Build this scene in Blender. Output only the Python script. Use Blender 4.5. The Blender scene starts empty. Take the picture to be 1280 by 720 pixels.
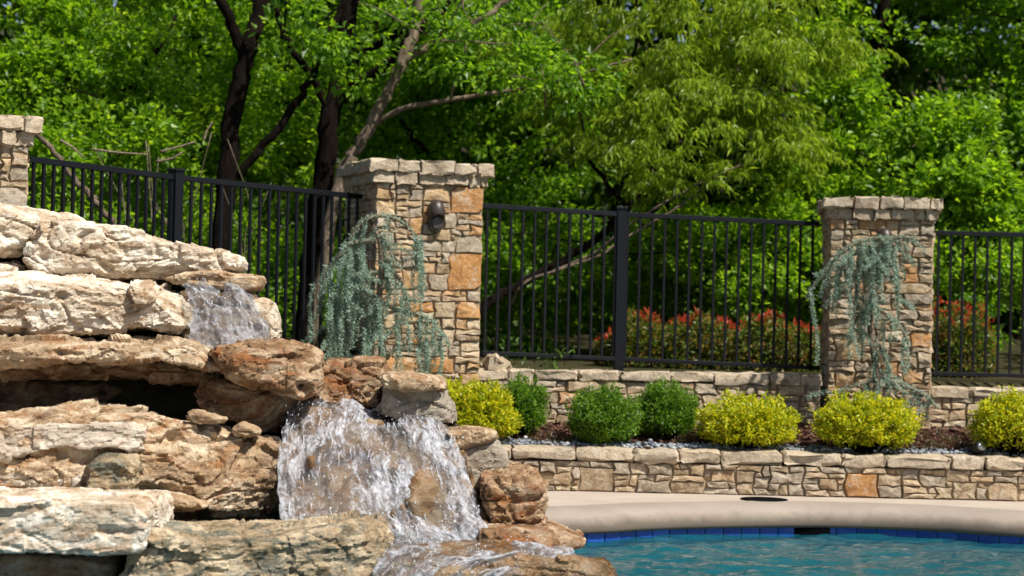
import bpy, bmesh, math, random
import numpy as np
from mathutils import Vector, Matrix, geometry as mgeo

sc = bpy.context.scene
COL = sc.collection
R = math.radians

# ------------------------------------------------------------------ camera, sky, sun, exposure
F, RHO, PITCH, CAMZ = 2460.0, R(1.3), math.atan(40 / 2460), 1.35
cd = bpy.data.cameras.new("camera"); cam = bpy.data.objects.new("camera", cd); COL.objects.link(cam)
cd.sensor_width = 36; cd.lens = 36 * F / 1280; cd.clip_start = 0.1; cd.clip_end = 2000
cp, sp_, cr, sr = math.cos(PITCH), math.sin(PITCH), math.cos(RHO), math.sin(RHO)
r0, u0v, fw = Vector((1, 0, 0)), Vector((0, -sp_, cp)), Vector((0, cp, sp_))
rt, up = cr * r0 + sr * u0v, -sr * r0 + cr * u0v
mw = Matrix((rt, up, -fw)).transposed().to_4x4(); mw.translation = (0, 0, CAMZ); cam.matrix_world = mw
cd.dof.use_dof = True; cd.dof.focus_distance = 12.6; cd.dof.aperture_fstop = 2.2
sc.camera = cam

SUN_EL, SUN_DIR = R(54), Vector((0.78, -0.63, 0)).normalized()
to_sun = Vector((SUN_DIR.x * math.cos(SUN_EL), SUN_DIR.y * math.cos(SUN_EL), math.sin(SUN_EL)))
w = bpy.data.worlds.new("World"); sc.world = w; w.use_nodes = True
wn = w.node_tree.nodes; wl = w.node_tree.links
sky = wn.new("ShaderNodeTexSky"); sky.sky_type = 'NISHITA'; sky.sun_disc = False
sky.sun_elevation = SUN_EL; sky.sun_rotation = math.atan2(to_sun.x, to_sun.y)
wl.new(sky.outputs[0], wn["Background"].inputs[0]); wn["Background"].inputs[1].default_value = 0.06
sl = bpy.data.lights.new("sun", 'SUN'); sl.energy = 5.0; sl.angle = R(0.5); sl.color = (1.0, 0.955, 0.87)
so = bpy.data.objects.new("sun", sl); COL.objects.link(so)
so.rotation_euler = (-to_sun).to_track_quat('-Z', 'Y').to_euler(); so.location = (10, -10, 20)
sc.view_settings.view_transform = 'Standard'; sc.view_settings.look = 'None'
sc.view_settings.exposure = 0.6; sc.view_settings.gamma = 1.0
sc.render.engine = 'CYCLES'; sc.cycles.max_bounces = 8; sc.cycles.transparent_max_bounces = 12
sc.cycles.use_denoising = True; sc.cycles.sample_clamp_indirect = 6

# ------------------------------------------------------------------ photograph pixel -> place
def ray(px, py):
    u, v = (px - 640) / F, (360 - py) / F
    a, b = u * cr - v * sr, u * sr + v * cr
    return Vector((a, cp - b * sp_, sp_ + b * cp))
def at(px, py, D):                       # point at distance D (metres along Y)
    d = ray(px, py); d = d * (D / d.y); return Vector((d.x, d.y, d.z + CAMZ))
def onz(px, py, z):                      # point on the level z
    d = ray(px, py); d = d * ((z - CAMZ) / d.z); return Vector((d.x, d.y, z))

# ------------------------------------------------------------------ noise (numpy)
_G = np.array([(1,1,0),(-1,1,0),(1,-1,0),(-1,-1,0),(1,0,1),(-1,0,1),(1,0,-1),(-1,0,-1),(0,1,1),(0,-1,1),(0,1,-1),(0,-1,-1)], float)
def _hash(i, j, k, s):
    h = (i * 374761393 + j * 668265263 + k * 1440662683 + s * 974711 + 1013904223) & 0xffffffff
    h = ((h ^ (h >> 13)) * 1274126177) & 0xffffffff
    h = ((h ^ (h >> 15)) * 2246822519) & 0xffffffff
    return h ^ (h >> 16)
def noise(p, s=0):
    b = np.floor(p).astype(np.int64); f = p - b; t = f * f * f * (f * (f * 6 - 15) + 10); r = 0
    for di in (0, 1):
        for dj in (0, 1):
            for dk in (0, 1):
                g = _G[_hash(b[:, 0] + di, b[:, 1] + dj, b[:, 2] + dk, s) % 12]
                d = (g * (f - np.array((di, dj, dk)))).sum(1)
                r = r + d * np.abs(1 - di - t[:, 0]) * np.abs(1 - dj - t[:, 1]) * np.abs(1 - dk - t[:, 2])
    return r
def fbm(p, o=4, s=0):
    r, a = 0, 1.0
    for k in range(o): r = r + a * noise(p * 2 ** k + 17.3 * k, s + k); a *= .5
    return r
def facets(p, s=0):                      # tilted plane per Voronoi cell: broken rock faces
    b = np.floor(p).astype(np.int64); best = np.full(len(p), 9e9); out = np.zeros(len(p))
    for di in (-1, 0, 1):
        for dj in (-1, 0, 1):
            for dk in (-1, 0, 1):
                c = b + np.array((di, dj, dk))
                h = _hash(c[:, 0], c[:, 1], c[:, 2], s)
                o = np.stack([(h & 1023) / 1023, ((h >> 10) & 1023) / 1023, ((h >> 20) & 1023) / 1023], 1)
                q = p - c - o; d = (q * q).sum(1)
                g = np.stack([((h >> 3) & 255) / 127.5 - 1, ((h >> 11) & 255) / 127.5 - 1, ((h >> 19) & 255) / 127.5 - 1], 1)
                val = (q * g).sum(1) + ((h >> 7) & 255) / 255 * .8 - .4
                m = d < best; best = np.where(m, d, best); out = np.where(m, val, out)
    return out

def unit(a): return a / np.maximum(np.linalg.norm(a, axis=-1, keepdims=True), 1e-9)
# ------------------------------------------------------------------ objects
def tag(o, label=None, cat=None, group=None, kind=None):
    for k, v in (("label", label), ("category", cat), ("group", group), ("kind", kind)):
        if v: o[k] = v
    return o
def link(o, parent=None):
    COL.objects.link(o)
    if parent: o.parent = parent
    return o
def empty(name, loc, rz=0):
    o = link(bpy.data.objects.new(name, None)); o.location = loc; o.rotation_euler.z = rz; o.empty_display_size = .2
    return o
def mesh_np(name, V, T, smooth=False):
    V = np.asarray(V, np.float32).reshape(-1, 3); T = np.asarray(T, np.int32); k = T.shape[1]
    me = bpy.data.meshes.new(name)
    me.vertices.add(len(V)); me.vertices.foreach_set("co", V.ravel())
    me.loops.add(T.size); me.loops.foreach_set("vertex_index", T.ravel())
    me.polygons.add(len(T)); me.polygons.foreach_set("loop_start", np.arange(0, T.size, k, dtype=np.int32))
    me.update(calc_edges=True)
    me.polygons.foreach_set("use_smooth", np.full(len(T), smooth))
    me.update(); return me
def obj(name, me, m=None, parent=None, loc=None):
    o = bpy.data.objects.new(name, me); link(o, parent)
    if m and not me.materials: me.materials.append(m)
    if loc is not None: o.location = loc
    return o
def pydata(name, vs, fs, m=None, parent=None, smooth=False, loc=None):
    me = bpy.data.meshes.new(name); me.from_pydata([tuple(v) for v in vs], [], fs); me.update()
    if smooth: me.polygons.foreach_set("use_smooth", [True] * len(me.polygons))
    return obj(name, me, m, parent, loc)
def bm_obj(name, bm, m=None, parent=None, smooth=False, loc=None):
    bmesh.ops.recalc_face_normals(bm, faces=bm.faces)
    me = bpy.data.meshes.new(name); bm.to_mesh(me); bm.free()
    if smooth: me.polygons.foreach_set("use_smooth", [True] * len(me.polygons))
    return obj(name, me, m, parent, loc)
def box_bm(dx, dy, dz, bev=0, seg=2):
    bm = bmesh.new(); bmesh.ops.create_cube(bm, size=1)
    bmesh.ops.scale(bm, vec=(dx, dy, dz), verts=bm.verts)
    if bev: bmesh.ops.bevel(bm, geom=bm.edges[:], offset=bev, segments=seg, affect='EDGES')
    return bm
def smooth_path(pts, n=6):
    pts = [Vector(p) for p in pts]
    if len(pts) < 3: return [pts[0].lerp(pts[-1], i / n) for i in range(n + 1)]
    P = [2 * pts[0] - pts[1]] + pts + [2 * pts[-1] - pts[-2]]; out = []
    for i in range(1, len(P) - 2):
        a, b, c, d = P[i - 1], P[i], P[i + 1], P[i + 2]
        for k in range(n):
            t = k / n
            out.append(.5 * (2 * b + (c - a) * t + (2 * a - 5 * b + 4 * c - d) * t * t + (3 * b - a - 3 * c + d) * t ** 3))
    out.append(pts[-1]); return out
def tube_geo(path, ra, rb, sides=8, V=None, Fc=None, wob=0.0, rng=random):
    V = [] if V is None else V; Fc = [] if Fc is None else Fc
    n = len(path); base = len(V); ref = Vector((.3, 1, .1))
    for i, p in enumerate(path):
        t = (path[min(i + 1, n - 1)] - path[max(i - 1, 0)]).normalized()
        x = t.cross(ref)
        if x.length < 1e-3: x = t.cross(Vector((1, 0, 0)))
        x.normalize(); y = t.cross(x); r = ra + (rb - ra) * i / max(1, n - 1)
        for k in range(sides):
            a = 2 * math.pi * k / sides; q = r * (1 + rng.uniform(-wob, wob)) if wob else r
            V.append(p + (x * math.cos(a) + y * math.sin(a)) * q)
    for i in range(n - 1):
        for k in range(sides):
            a = base + i * sides + k; b = base + i * sides + (k + 1) % sides
            Fc.append((a, b, b + sides, a + sides))
    Fc.append(tuple(base + k for k in range(sides))[::-1]); Fc.append(tuple(base + (n - 1) * sides + k for k in range(sides)))
    return V, Fc

# ------------------------------------------------------------------ materials
class NT:
    def __init__(s, name):
        s.m = bpy.data.materials.new(name); s.m.use_nodes = True; s.n = s.m.node_tree.nodes; s.l = s.m.node_tree.links
        s.p = s.n["Principled BSDF"]; s.out = s.n["Material Output"]; s.tc = s.n.new("ShaderNodeTexCoord")
    def new(s, t, **kw):
        nd = s.n.new(t)
        for k, v in kw.items():
            if k in nd.inputs: s.set(nd.inputs[k], v)
            else: setattr(nd, k, v)
        return nd
    def set(s, inp, v):
        if isinstance(v, bpy.types.NodeSocket): s.l.new(v, inp)
        else: inp.default_value = v
    def noise(s, scale, detail=5, rough=.6, vec=None, stretch=None, dist=0):
        vec = vec or s.tc.outputs["Object"]
        if stretch:
            mp = s.new("ShaderNodeMapping"); mp.inputs["Scale"].default_value = stretch; s.l.new(vec, mp.inputs["Vector"]); vec = mp.outputs[0]
        nd = s.new("ShaderNodeTexNoise", Scale=scale, Detail=detail, Roughness=rough, Distortion=dist); s.l.new(vec, nd.inputs["Vector"]); return nd.outputs["Fac"]
    def ramp(s, fac, stops):
        nd = s.n.new("ShaderNodeValToRGB"); s.l.new(fac, nd.inputs[0]); e = nd.color_ramp.elements
        while len(e) < len(stops): e.new(.5)
        for x, (p, c) in zip(e, stops):
            x.position = p; x.color = (*c, 1) if isinstance(c, tuple) else (c, c, c, 1)
        return nd.outputs[0]
    def mix(s, fac, a, b, mode='MIX'):
        nd = s.n.new("ShaderNodeMix"); nd.data_type = 'RGBA'; nd.blend_type = mode
        s.set(nd.inputs[0], fac)
        for i, v in ((6, a), (7, b)): s.set(nd.inputs[i], (*v, 1) if isinstance(v, tuple) and len(v) == 3 else v)
        return nd.outputs[2]
    def math(s, op, a, b=0.0, clamp=False):
        nd = s.n.new("ShaderNodeMath"); nd.operation = op; nd.use_clamp = clamp; s.set(nd.inputs[0], a); s.set(nd.inputs[1], b); return nd.outputs[0]
    def bump(s, h, strength=.5, dist=.01, prev=None):
        nd = s.new("ShaderNodeBump", Strength=strength, Distance=dist); s.l.new(h, nd.inputs["Height"])
        if prev: s.l.new(prev, nd.inputs["Normal"])
        return nd.outputs[0]
    def done(s, color=None, rough=.8, normal=None, spec=.3, metal=0):
        if color is not None: s.set(s.p.inputs["Base Color"], (*color, 1) if isinstance(color, tuple) and len(color) == 3 else color)
        s.set(s.p.inputs["Roughness"], rough); s.p.inputs["Specular IOR Level"].default_value = spec; s.p.inputs["Metallic"].default_value = metal
        if normal: s.l.new(normal, s.p.inputs["Normal"])
        return s.m

def rock_mat(name, lo, mid, hi, tint, stain_amt=.5, rough=.85, wet=0, grey=(.36, .33, .30), grey_amt=.35, scale=1.0):
    t = NT(name)
    a = t.noise(2.6 * scale, 10, .70, stretch=(1, 1, 2.0), dist=.9)
    c = t.ramp(a, [(.36, lo), (.47, mid), (.58, hi)])
    st = t.noise(2.9 * scale, 9, .72, stretch=(1, 1, 2.4), dist=1.6)
    c = t.mix(t.ramp(st, [(.50, 0.0), (.59, stain_amt)]), c, tint)
    g = t.noise(4.1 * scale, 9, .74, dist=.6)
    c = t.mix(t.ramp(g, [(.53, 0.0), (.62, grey_amt)]), c, grey)
    v = t.noise(5 * scale, 8, .72, stretch=(1, 1, 1.8), dist=1.8)                     # dark veins and lichen
    c = t.mix(t.ramp(v, [(.33, .85), (.39, 0.0)]), c, (lo[0] * .30, lo[1] * .26, lo[2] * .24))
    sp = t.noise(48, 6, .8)
    c = t.mix(t.ramp(sp, [(.34, .45), (.44, 0.0)]), c, (lo[0] * .35, lo[1] * .32, lo[2] * .3))
    c = t.mix(t.ramp(sp, [(.55, 0.0), (.66, .55)]), c, hi)
    vo = t.new("ShaderNodeTexVoronoi", Scale=17.0); wv = t.n.new("ShaderNodeVectorMath"); wv.operation = 'ADD'
    nz = t.new("ShaderNodeTexNoise", Scale=9.0, Detail=4.0); t.l.new(t.tc.outputs["Object"], nz.inputs["Vector"])
    sc2 = t.n.new("ShaderNodeVectorMath"); sc2.operation = 'SCALE'; sc2.inputs["Scale"].default_value = .16; t.l.new(nz.outputs["Color"], sc2.inputs[0])
    t.l.new(t.tc.outputs["Object"], wv.inputs[0]); t.l.new(sc2.outputs[0], wv.inputs[1]); t.l.new(wv.outputs[0], vo.inputs["Vector"])
    h2 = t.noise(75, 8, .78); h3 = t.noise(9, 7, .7, stretch=(1, 1, 7), dist=.5)
    n = t.bump(vo.outputs["Distance"], .28, .02); n = t.bump(h3, .45, .02, n); n = t.bump(h2, .7, .010, n)
    return t.done(c, t.ramp(a, [(.3, max(.12, rough - wet - .1)), (.7, rough - wet * .7)]), n, .3 + wet * .4)
M = {}
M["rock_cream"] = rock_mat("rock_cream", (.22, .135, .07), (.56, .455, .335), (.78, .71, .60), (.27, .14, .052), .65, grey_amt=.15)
M["rock_tan"] = rock_mat("rock_tan", (.145, .08, .04), (.33, .225, .13), (.58, .465, .325), (.26, .11, .034), .8, grey_amt=.15)
M["rock_rust"] = rock_mat("rock_rust", (.085, .04, .018), (.205, .112, .052), (.46, .34, .22), (.24, .085, .022), .85, grey_amt=.15)
M["rock_grey"] = rock_mat("rock_grey", (.22, .165, .115), (.42, .345, .265), (.62, .54, .445), (.32, .16, .06), .5, grey=(.38, .34, .30), grey_amt=.4)
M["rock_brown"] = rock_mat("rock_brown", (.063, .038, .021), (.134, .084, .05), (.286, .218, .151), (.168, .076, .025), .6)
M["rock_wet"] = rock_mat("rock_wet", (.04, .023, .011), (.115, .066, .029), (.24, .16, .085), (.20, .085, .02), .8, rough=.55, wet=.38)
M["rock_green"] = rock_mat("rock_green", (.10, .08, .048), (.30, .215, .125), (.50, .40, .27), (.06, .07, .055), .9, grey=(.125, .135, .115), grey_amt=.7)
M["mortar"] = rock_mat("mortar", (.21, .165, .12), (.29, .245, .19), (.37, .32, .255), (.22, .16, .095), .4, grey_amt=.2)

def stone_mat(name, cols):
    t = NT(name); oi = t.n.new("ShaderNodeObjectInfo")
    vec = t.n.new("ShaderNodeVectorMath"); vec.operation = 'ADD'; t.l.new(t.tc.outputs["Object"], vec.inputs[0])
    sc3 = t.n.new("ShaderNodeVectorMath"); sc3.operation = 'SCALE'; sc3.inputs[0].default_value = (37, 61, 23); t.l.new(oi.outputs["Random"], sc3.inputs["Scale"]); t.l.new(sc3.outputs[0], vec.inputs[1])
    v = vec.outputs[0]
    base = t.ramp(oi.outputs["Random"], [(i / (len(cols) - 1), c) for i, c in enumerate(cols)])
    a = t.noise(9, 6, .68, v, dist=.8)
    c = t.mix(t.ramp(a, [(.36, .75), (.5, 0.0)]), base, (cols[0][0] * .5, cols[0][1] * .44, cols[0][2] * .38))
    b = t.noise(13, 5, .65, v, dist=.5)
    c = t.mix(t.ramp(b, [(.52, 0.0), (.64, .55)]), c, (.60, .52, .41))
    s = t.noise(70, 4, .75, v)
    c = t.mix(t.ramp(s, [(.32, .5), (.5, 0.0)]), c, (cols[0][0] * .42, cols[0][1] * .38, cols[0][2] * .34))
    n = t.bump(t.noise(30, 7, .7, v), .9, .018)
    return t.done(c, .88, n, .25)
M["stone_tan"] = stone_mat("stone_tan", [(.31, .215, .125), (.45, .335, .215), (.39, .30, .195), (.53, .41, .275), (.46, .32, .185), (.57, .46, .33)])
M["stone_grey"] = stone_mat("stone_grey", [(.31, .25, .18), (.41, .34, .255), (.36, .29, .21), (.48, .40, .31)])
M["stone_orange"] = stone_mat("stone_orange", [(.44, .27, .125), (.50, .34, .19), (.45, .215, .075), (.50, .38, .23), (.43, .24, .10)])
M["stone_rust"] = stone_mat("stone_rust", [(.46, .235, .085), (.50, .27, .11), (.44, .20, .065)])
M["stone_cap"] = stone_mat("stone_cap", [(.38, .295, .20), (.48, .385, .275), (.42, .34, .245), (.53, .43, .315)])
t = NT("joint"); M["joint"] = t.done(t.ramp(t.noise(30), [(.3, (.20, .15, .095)), (.7, (.34, .265, .175))]), .95, t.bump(t.noise(60), .8, .01), .1)
t = NT("fence_metal"); M["metal"] = t.done((.0055, .006, .009), t.ramp(t.noise(40), [(.3, .35), (.7, .5)]), t.bump(t.noise(160), .12, .002), .25)
t = NT("bronze"); M["bronze"] = t.done(t.ramp(t.noise(30), [(.3, (.035, .026, .022)), (.7, (.06, .045, .036))]), .45, None, .5, .3)
t = NT("lamp_glass"); M["lamp_glass"] = t.done((.05, .042, .038), .3, None, .5)
t = NT("steel"); M["steel"] = t.done((.45, .45, .45), .25, None, .5, .9)
t = NT("black_plastic"); M["black_plastic"] = t.done((.015, .015, .016), .5, t.bump(t.noise(90), .2, .003), .4)
t = NT("skimmer_black"); M["void"] = t.done((.003, .003, .004), .9, None, .02)
def concrete(name, k, tint=False):
    t = NT(name); a = t.noise(2.2, 6, .6); b = t.noise(120, 4, .7); g = lambda *v: tuple(x * k for x in v)
    c = t.ramp(a, [(.3, g(.36, .295, .24)), (.7, g(.43, .36, .295))])
    c = t.mix(t.ramp(b, [(.35, .35), (.5, 0.0)]), c, g(.27, .215, .17))
    c = t.mix(t.ramp(t.noise(1.1, 7, .72, dist=1), [(.50, 0.0), (.66, .4)]), c, g(.29, .235, .185))
    if tint:                                                  # noisy-edged band, darker towards the bottom of the nose
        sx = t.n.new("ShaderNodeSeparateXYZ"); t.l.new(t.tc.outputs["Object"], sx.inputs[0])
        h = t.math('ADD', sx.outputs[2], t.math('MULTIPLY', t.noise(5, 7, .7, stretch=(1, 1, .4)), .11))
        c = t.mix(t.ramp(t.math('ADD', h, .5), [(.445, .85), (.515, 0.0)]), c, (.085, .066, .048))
    return t.done(c, .85, t.bump(b, .35, .003), .3)
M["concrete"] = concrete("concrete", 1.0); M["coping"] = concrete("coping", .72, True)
t = NT("tile_blue"); oi = t.n.new("ShaderNodeObjectInfo")
c = t.ramp(oi.outputs["Random"], [(0, (.006, .03, .20)), (.7, (.012, .055, .31)), (.88, (.02, .09, .38)), (1, (.06, .24, .50))])
c = t.mix(t.ramp(t.noise(25, 4, .7), [(.5, 0.0), (.75, .4)]), c, (.03, .14, .42))
M["tile"] = t.done(c, .12, t.bump(t.noise(14), .15, .004), .6)
t = NT("pool_plaster"); M["plaster"] = t.done(t.ramp(t.noise(5, 5), [(.3, (.020, .165, .215)), (.7, (.036, .23, .285))]), .7, None, .2)
t = NT("mulch"); a = t.noise(50, 6, .75, stretch=(1, 2.2, 1)); M["mulch"] = t.done(t.ramp(a, [(.3, (.025, .012, .008)), (.52, (.075, .035, .022)), (.72, (.16, .085, .055))]), .95, t.bump(a, 1, .03), .15)
t = NT("mulch_chip"); gi = t.n.new("ShaderNodeNewGeometry"); M["chip"] = t.done(t.ramp(gi.outputs["Random Per Island"], [(0, (.03, .014, .01)), (.5, (.09, .04, .027)), (.85, (.15, .075, .05)), (1, (.24, .15, .10))]), .9, None, .15)
t = NT("pebble"); gi = t.n.new("ShaderNodeNewGeometry"); M["pebble"] = t.done(t.ramp(gi.outputs["Random Per Island"], [(0, (.07, .085, .11)), (.5, (.15, .17, .20)), (.85, (.23, .24, .26)), (1, (.42, .42, .42))]), .6, None, .35)
t = NT("soil"); a = t.noise(6, 8, .7); M["soil"] = t.done(t.ramp(a, [(.3, (.02, .018, .010)), (.55, (.05, .045, .02)), (.75, (.09, .08, .04))]), .95, t.bump(a, 1, .06), .1)
t = NT("lawn"); a = t.noise(18, 8, .7); M["lawn"] = t.done(t.ramp(a, [(.3, (.03, .06, .012)), (.7, (.07, .12, .03))]), .95, t.bump(a, 1, .04), .1)

def bark(name, a_, b_):
    t = NT(name); a = t.noise(9, 7, .7, stretch=(3, 3, .6), dist=.5)
    return t.done(t.ramp(a, [(.32, a_), (.68, b_)]), .95, t.bump(a, 1, .05), .04)
M["bark_dark"] = bark("bark_dark", (.005, .0035, .003), (.017, .012, .009))  # near-black, the shade on the trunks is put into the bark colour
M["bark_grey"] = bark("bark_grey", (.09, .065, .045), (.28, .215, .155))
M["bark_pale"] = bark("bark_pale", (.16, .12, .075), (.42, .34, .24))

def leaf_mat(name, cols, trans=.45, tcol=None, rough=.42, spec=.4):
    t = NT(name); gi = t.n.new("ShaderNodeNewGeometry")
    c = t.ramp(gi.outputs["Random Per Island"], [(i / (len(cols) - 1), x) for i, x in enumerate(cols)])
    t.done(c, rough, None, spec)
    tr = t.n.new("ShaderNodeBsdfTranslucent"); k = tcol or (1.5, 1.55, .8)
    tm = t.mix(1.0, c, k, 'MULTIPLY'); t.l.new(tm, tr.inputs[0])
    mx = t.n.new("ShaderNodeMixShader"); mx.inputs[0].default_value = trans
    t.l.new(t.p.outputs[0], mx.inputs[1]); t.l.new(tr.outputs[0], mx.inputs[2]); t.l.new(mx.outputs[0], t.out.inputs[0])
    return t.m
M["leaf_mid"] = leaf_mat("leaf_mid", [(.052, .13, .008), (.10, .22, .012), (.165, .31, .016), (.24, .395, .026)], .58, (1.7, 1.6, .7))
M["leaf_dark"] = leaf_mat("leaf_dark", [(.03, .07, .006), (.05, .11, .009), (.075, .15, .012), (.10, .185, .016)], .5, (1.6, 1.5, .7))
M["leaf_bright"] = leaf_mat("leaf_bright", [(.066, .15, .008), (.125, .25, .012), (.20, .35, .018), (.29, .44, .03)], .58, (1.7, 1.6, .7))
M["leaf_willow"] = leaf_mat("leaf_willow", [(.13, .21, .013), (.20, .30, .018), (.27, .38, .026), (.35, .44, .038)], .55, (1.5, 1.45, .7))
M["leaf_yellow"] = leaf_mat("leaf_yellow", [(.17, .26, .012), (.37, .42, .013), (.55, .55, .016), (.68, .60, .022)], .45, (1.3, 1.25, .5))
M["leaf_box"] = leaf_mat("leaf_box", [(.05, .12, .008), (.09, .19, .011), (.145, .26, .016), (.21, .335, .024)], .35, (1.3, 1.5, .7))
M["leaf_photinia"] = leaf_mat("leaf_photinia", [(.035, .075, .012), (.07, .12, .016), (.11, .15, .02), (.17, .15, .03), (.26, .11, .035)], .4)
M["leaf_red"] = leaf_mat("leaf_red", [(.30, .03, .015), (.48, .06, .03), (.60, .14, .06), (.52, .08, .05)], .35, (1.3, .9, .8))
M["leaf_cedar"] = leaf_mat("leaf_cedar", [(.14, .215, .155), (.24, .335, .255), (.33, .44, .345), (.42, .53, .43)], .25, (1, 1, .9), .55, .3)
M["leaf_sedum"] = leaf_mat("leaf_sedum", [(.06, .09, .02), (.10, .05, .035), (.14, .04, .04), (.09, .13, .03)], .25)
M["leaf_grass"] = leaf_mat("leaf_grass", [(.04, .09, .012), (.07, .14, .02), (.10, .18, .03)], .35)

def water_fall_mat(name, cover, ustr, vstr, soft=.07, most=.93):
    t = NT(name); uv = t.tc.outputs["UV"]
    n0 = t.noise(1.0, 3, .6, uv, (ustr * .22, vstr * .4, 1), .5); n1 = t.noise(1.0, 6, .68, uv, (ustr, vstr, 1), 1.1); n2 = t.noise(1.0, 6, .78, uv, (ustr * 3.0, vstr * 5, 1), .9)
    mk = t.math('ADD', t.math('ADD', t.math('MULTIPLY', n0, .42), t.math('MULTIPLY', n1, .36)), t.math('MULTIPLY', n2, .22))
    mask = t.ramp(mk, [(cover, .06), (cover + soft, most)])
    foam = t.ramp(n2, [(.34, (.36, .37, .42)), (.5, (.58, .59, .65)), (.62, (.86, .87, .91))])
    t.done(foam, .38, t.bump(n2, .7, .015), .4)
    tl = t.n.new("ShaderNodeBsdfTranslucent"); tl.inputs[0].default_value = (.70, .72, .80, 1)
    m0 = t.n.new("ShaderNodeMixShader"); m0.inputs[0].default_value = .3; t.l.new(t.p.outputs[0], m0.inputs[1]); t.l.new(tl.outputs[0], m0.inputs[2])
    tp = t.n.new("ShaderNodeBsdfTransparent"); tp.inputs[0].default_value = (.93, .95, .95, 1); gl = t.n.new("ShaderNodeBsdfGlossy"); gl.inputs["Roughness"].default_value = .08
    bn = t.bump(n2, .8, .03); t.l.new(bn, gl.inputs["Normal"])
    m1 = t.n.new("ShaderNodeMixShader"); m1.inputs[0].default_value = .10; t.l.new(tp.outputs[0], m1.inputs[1]); t.l.new(gl.outputs[0], m1.inputs[2])
    m2 = t.n.new("ShaderNodeMixShader"); t.l.new(mask, m2.inputs[0]); t.l.new(m1.outputs[0], m2.inputs[1]); t.l.new(m0.outputs[0], m2.inputs[2])
    t.l.new(m2.outputs[0], t.out.inputs[0]); return t.m
M["fall"] = water_fall_mat("falling_water", .468, 17, 6, .11)
M["fall_thin"] = water_fall_mat("falling_water_thin", .42, 10, 9, .16, .6)
t = NT("droplet"); t.done((.85, .88, .92), .08, None, .8); t.p.inputs["Transmission Weight"].default_value = .3; M["drop"] = t.m
t = NT("water_thread"); t.done((.80, .82, .88), .15, None, .7); t.p.inputs["Transmission Weight"].default_value = .35; M["thread"] = t.m
t = NT("pool_water")
wv = t.noise(3.2, 4, .6, stretch=(1, 2.0, 1), dist=.7); wv2 = t.noise(14, 3, .6, stretch=(1, 1.8, 1), dist=.4)
bn = t.bump(wv2, .6, .012)
gl = t.n.new("ShaderNodeBsdfGlossy"); gl.inputs["Roughness"].default_value = .03; t.l.new(bn, gl.inputs["Normal"])
tp = t.n.new("ShaderNodeBsdfTransparent"); tp.inputs[0].default_value = (.34, .88, .93, 1)
fr = t.n.new("ShaderNodeFresnel"); fr.inputs[0].default_value = 1.33; t.l.new(bn, fr.inputs["Normal"])
df = t.n.new("ShaderNodeBsdfDiffuse"); df.inputs[0].default_value = (.008, .105, .145, 1); t.l.new(bn, df.inputs["Normal"])
bd = t.n.new("ShaderNodeMixShader"); bd.inputs[0].default_value = .62; t.l.new(tp.outputs[0], bd.inputs[1]); t.l.new(df.outputs[0], bd.inputs[2])
mx = t.n.new("ShaderNodeMixShader"); t.l.new(t.math('MULTIPLY', fr.outputs[0], 1.0), mx.inputs[0]); t.l.new(bd.outputs[0], mx.inputs[1]); t.l.new(gl.outputs[0], mx.inputs[2])
t.l.new(mx.outputs[0], t.out.inputs[0]); M["water"] = t.m

# ------------------------------------------------------------------ pool, deck, ground
edge_px = [(740, 667, 13.75), (800, 663.5, 14.05), (860, 661, 14.25), (970, 659, 14.5), (1045, 659.5, 14.5), (1150, 663, 14.45), (1280, 671, 14.15)]
edge = [tuple(onz(a, b, -.16).xy) for a, b, d in edge_px]
edge = [(-3.6, 10.2), (-3.0, 11.6), (-1.6, 12.9), (-.5, 13.5)] + edge + [(5.0, 14.25), (6.3, 13.7), (7.2, 12.2), (7.3, 9.8), (6.4, 7.4), (4.2, 6.0), (2, 5.4), (-1, 5.5), (-3, 6.6), (-3.8, 8.4)]
E = [Vector((p[0], p[1], 0)) for p in edge]
def closed_smooth(P, n):
    N = len(P); out = []
    for i in range(N):
        a, b, c, d = P[i - 1], P[i], P[(i + 1) % N], P[(i + 2) % N]
        for k in range(n):
            q = k / n; out.append(.5 * (2 * b + (c - a) * q + (2 * a - 5 * b + 4 * c - d) * q * q + (3 * b - a - 3 * c + d) * q ** 3))
    return out
EC = closed_smooth(E, 8); NE = len(EC)
def nrm(i):                              # outward from the pool
    t = (EC[(i + 1) % NE] - EC[i - 1]).normalized(); return Vector((-t.y, t.x, 0)) if True else t
cen = sum(EC, Vector()) / NE
EN = []
for i in range(NE):
    n = nrm(i)
    if n.dot(EC[i] - cen) < 0: n = -n
    EN.append(n)
# coping: bullnose swept round the pool edge
prof = [(.40, .000), (.24, .000), (.17, -.005), (.11, -.018), (.06, -.042), (.025, -.075), (.006, -.112), (.0, -.142), (.008, -.158), (.025, -.166), (.06, -.168)]
vs, fs = [], []
for i in range(NE):
    for o_, z_ in prof: q = EC[i] + EN[i] * o_; vs.append((q.x, q.y, z_))
K = len(prof)
for i in range(NE):
    j = (i + 1) % NE
    for k in range(K - 1): fs.append((i * K + k, j * K + k, j * K + k + 1, i * K + k + 1))
tag(pydata("pool_coping", vs, fs, M["coping"], None, True), kind="structure")
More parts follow.
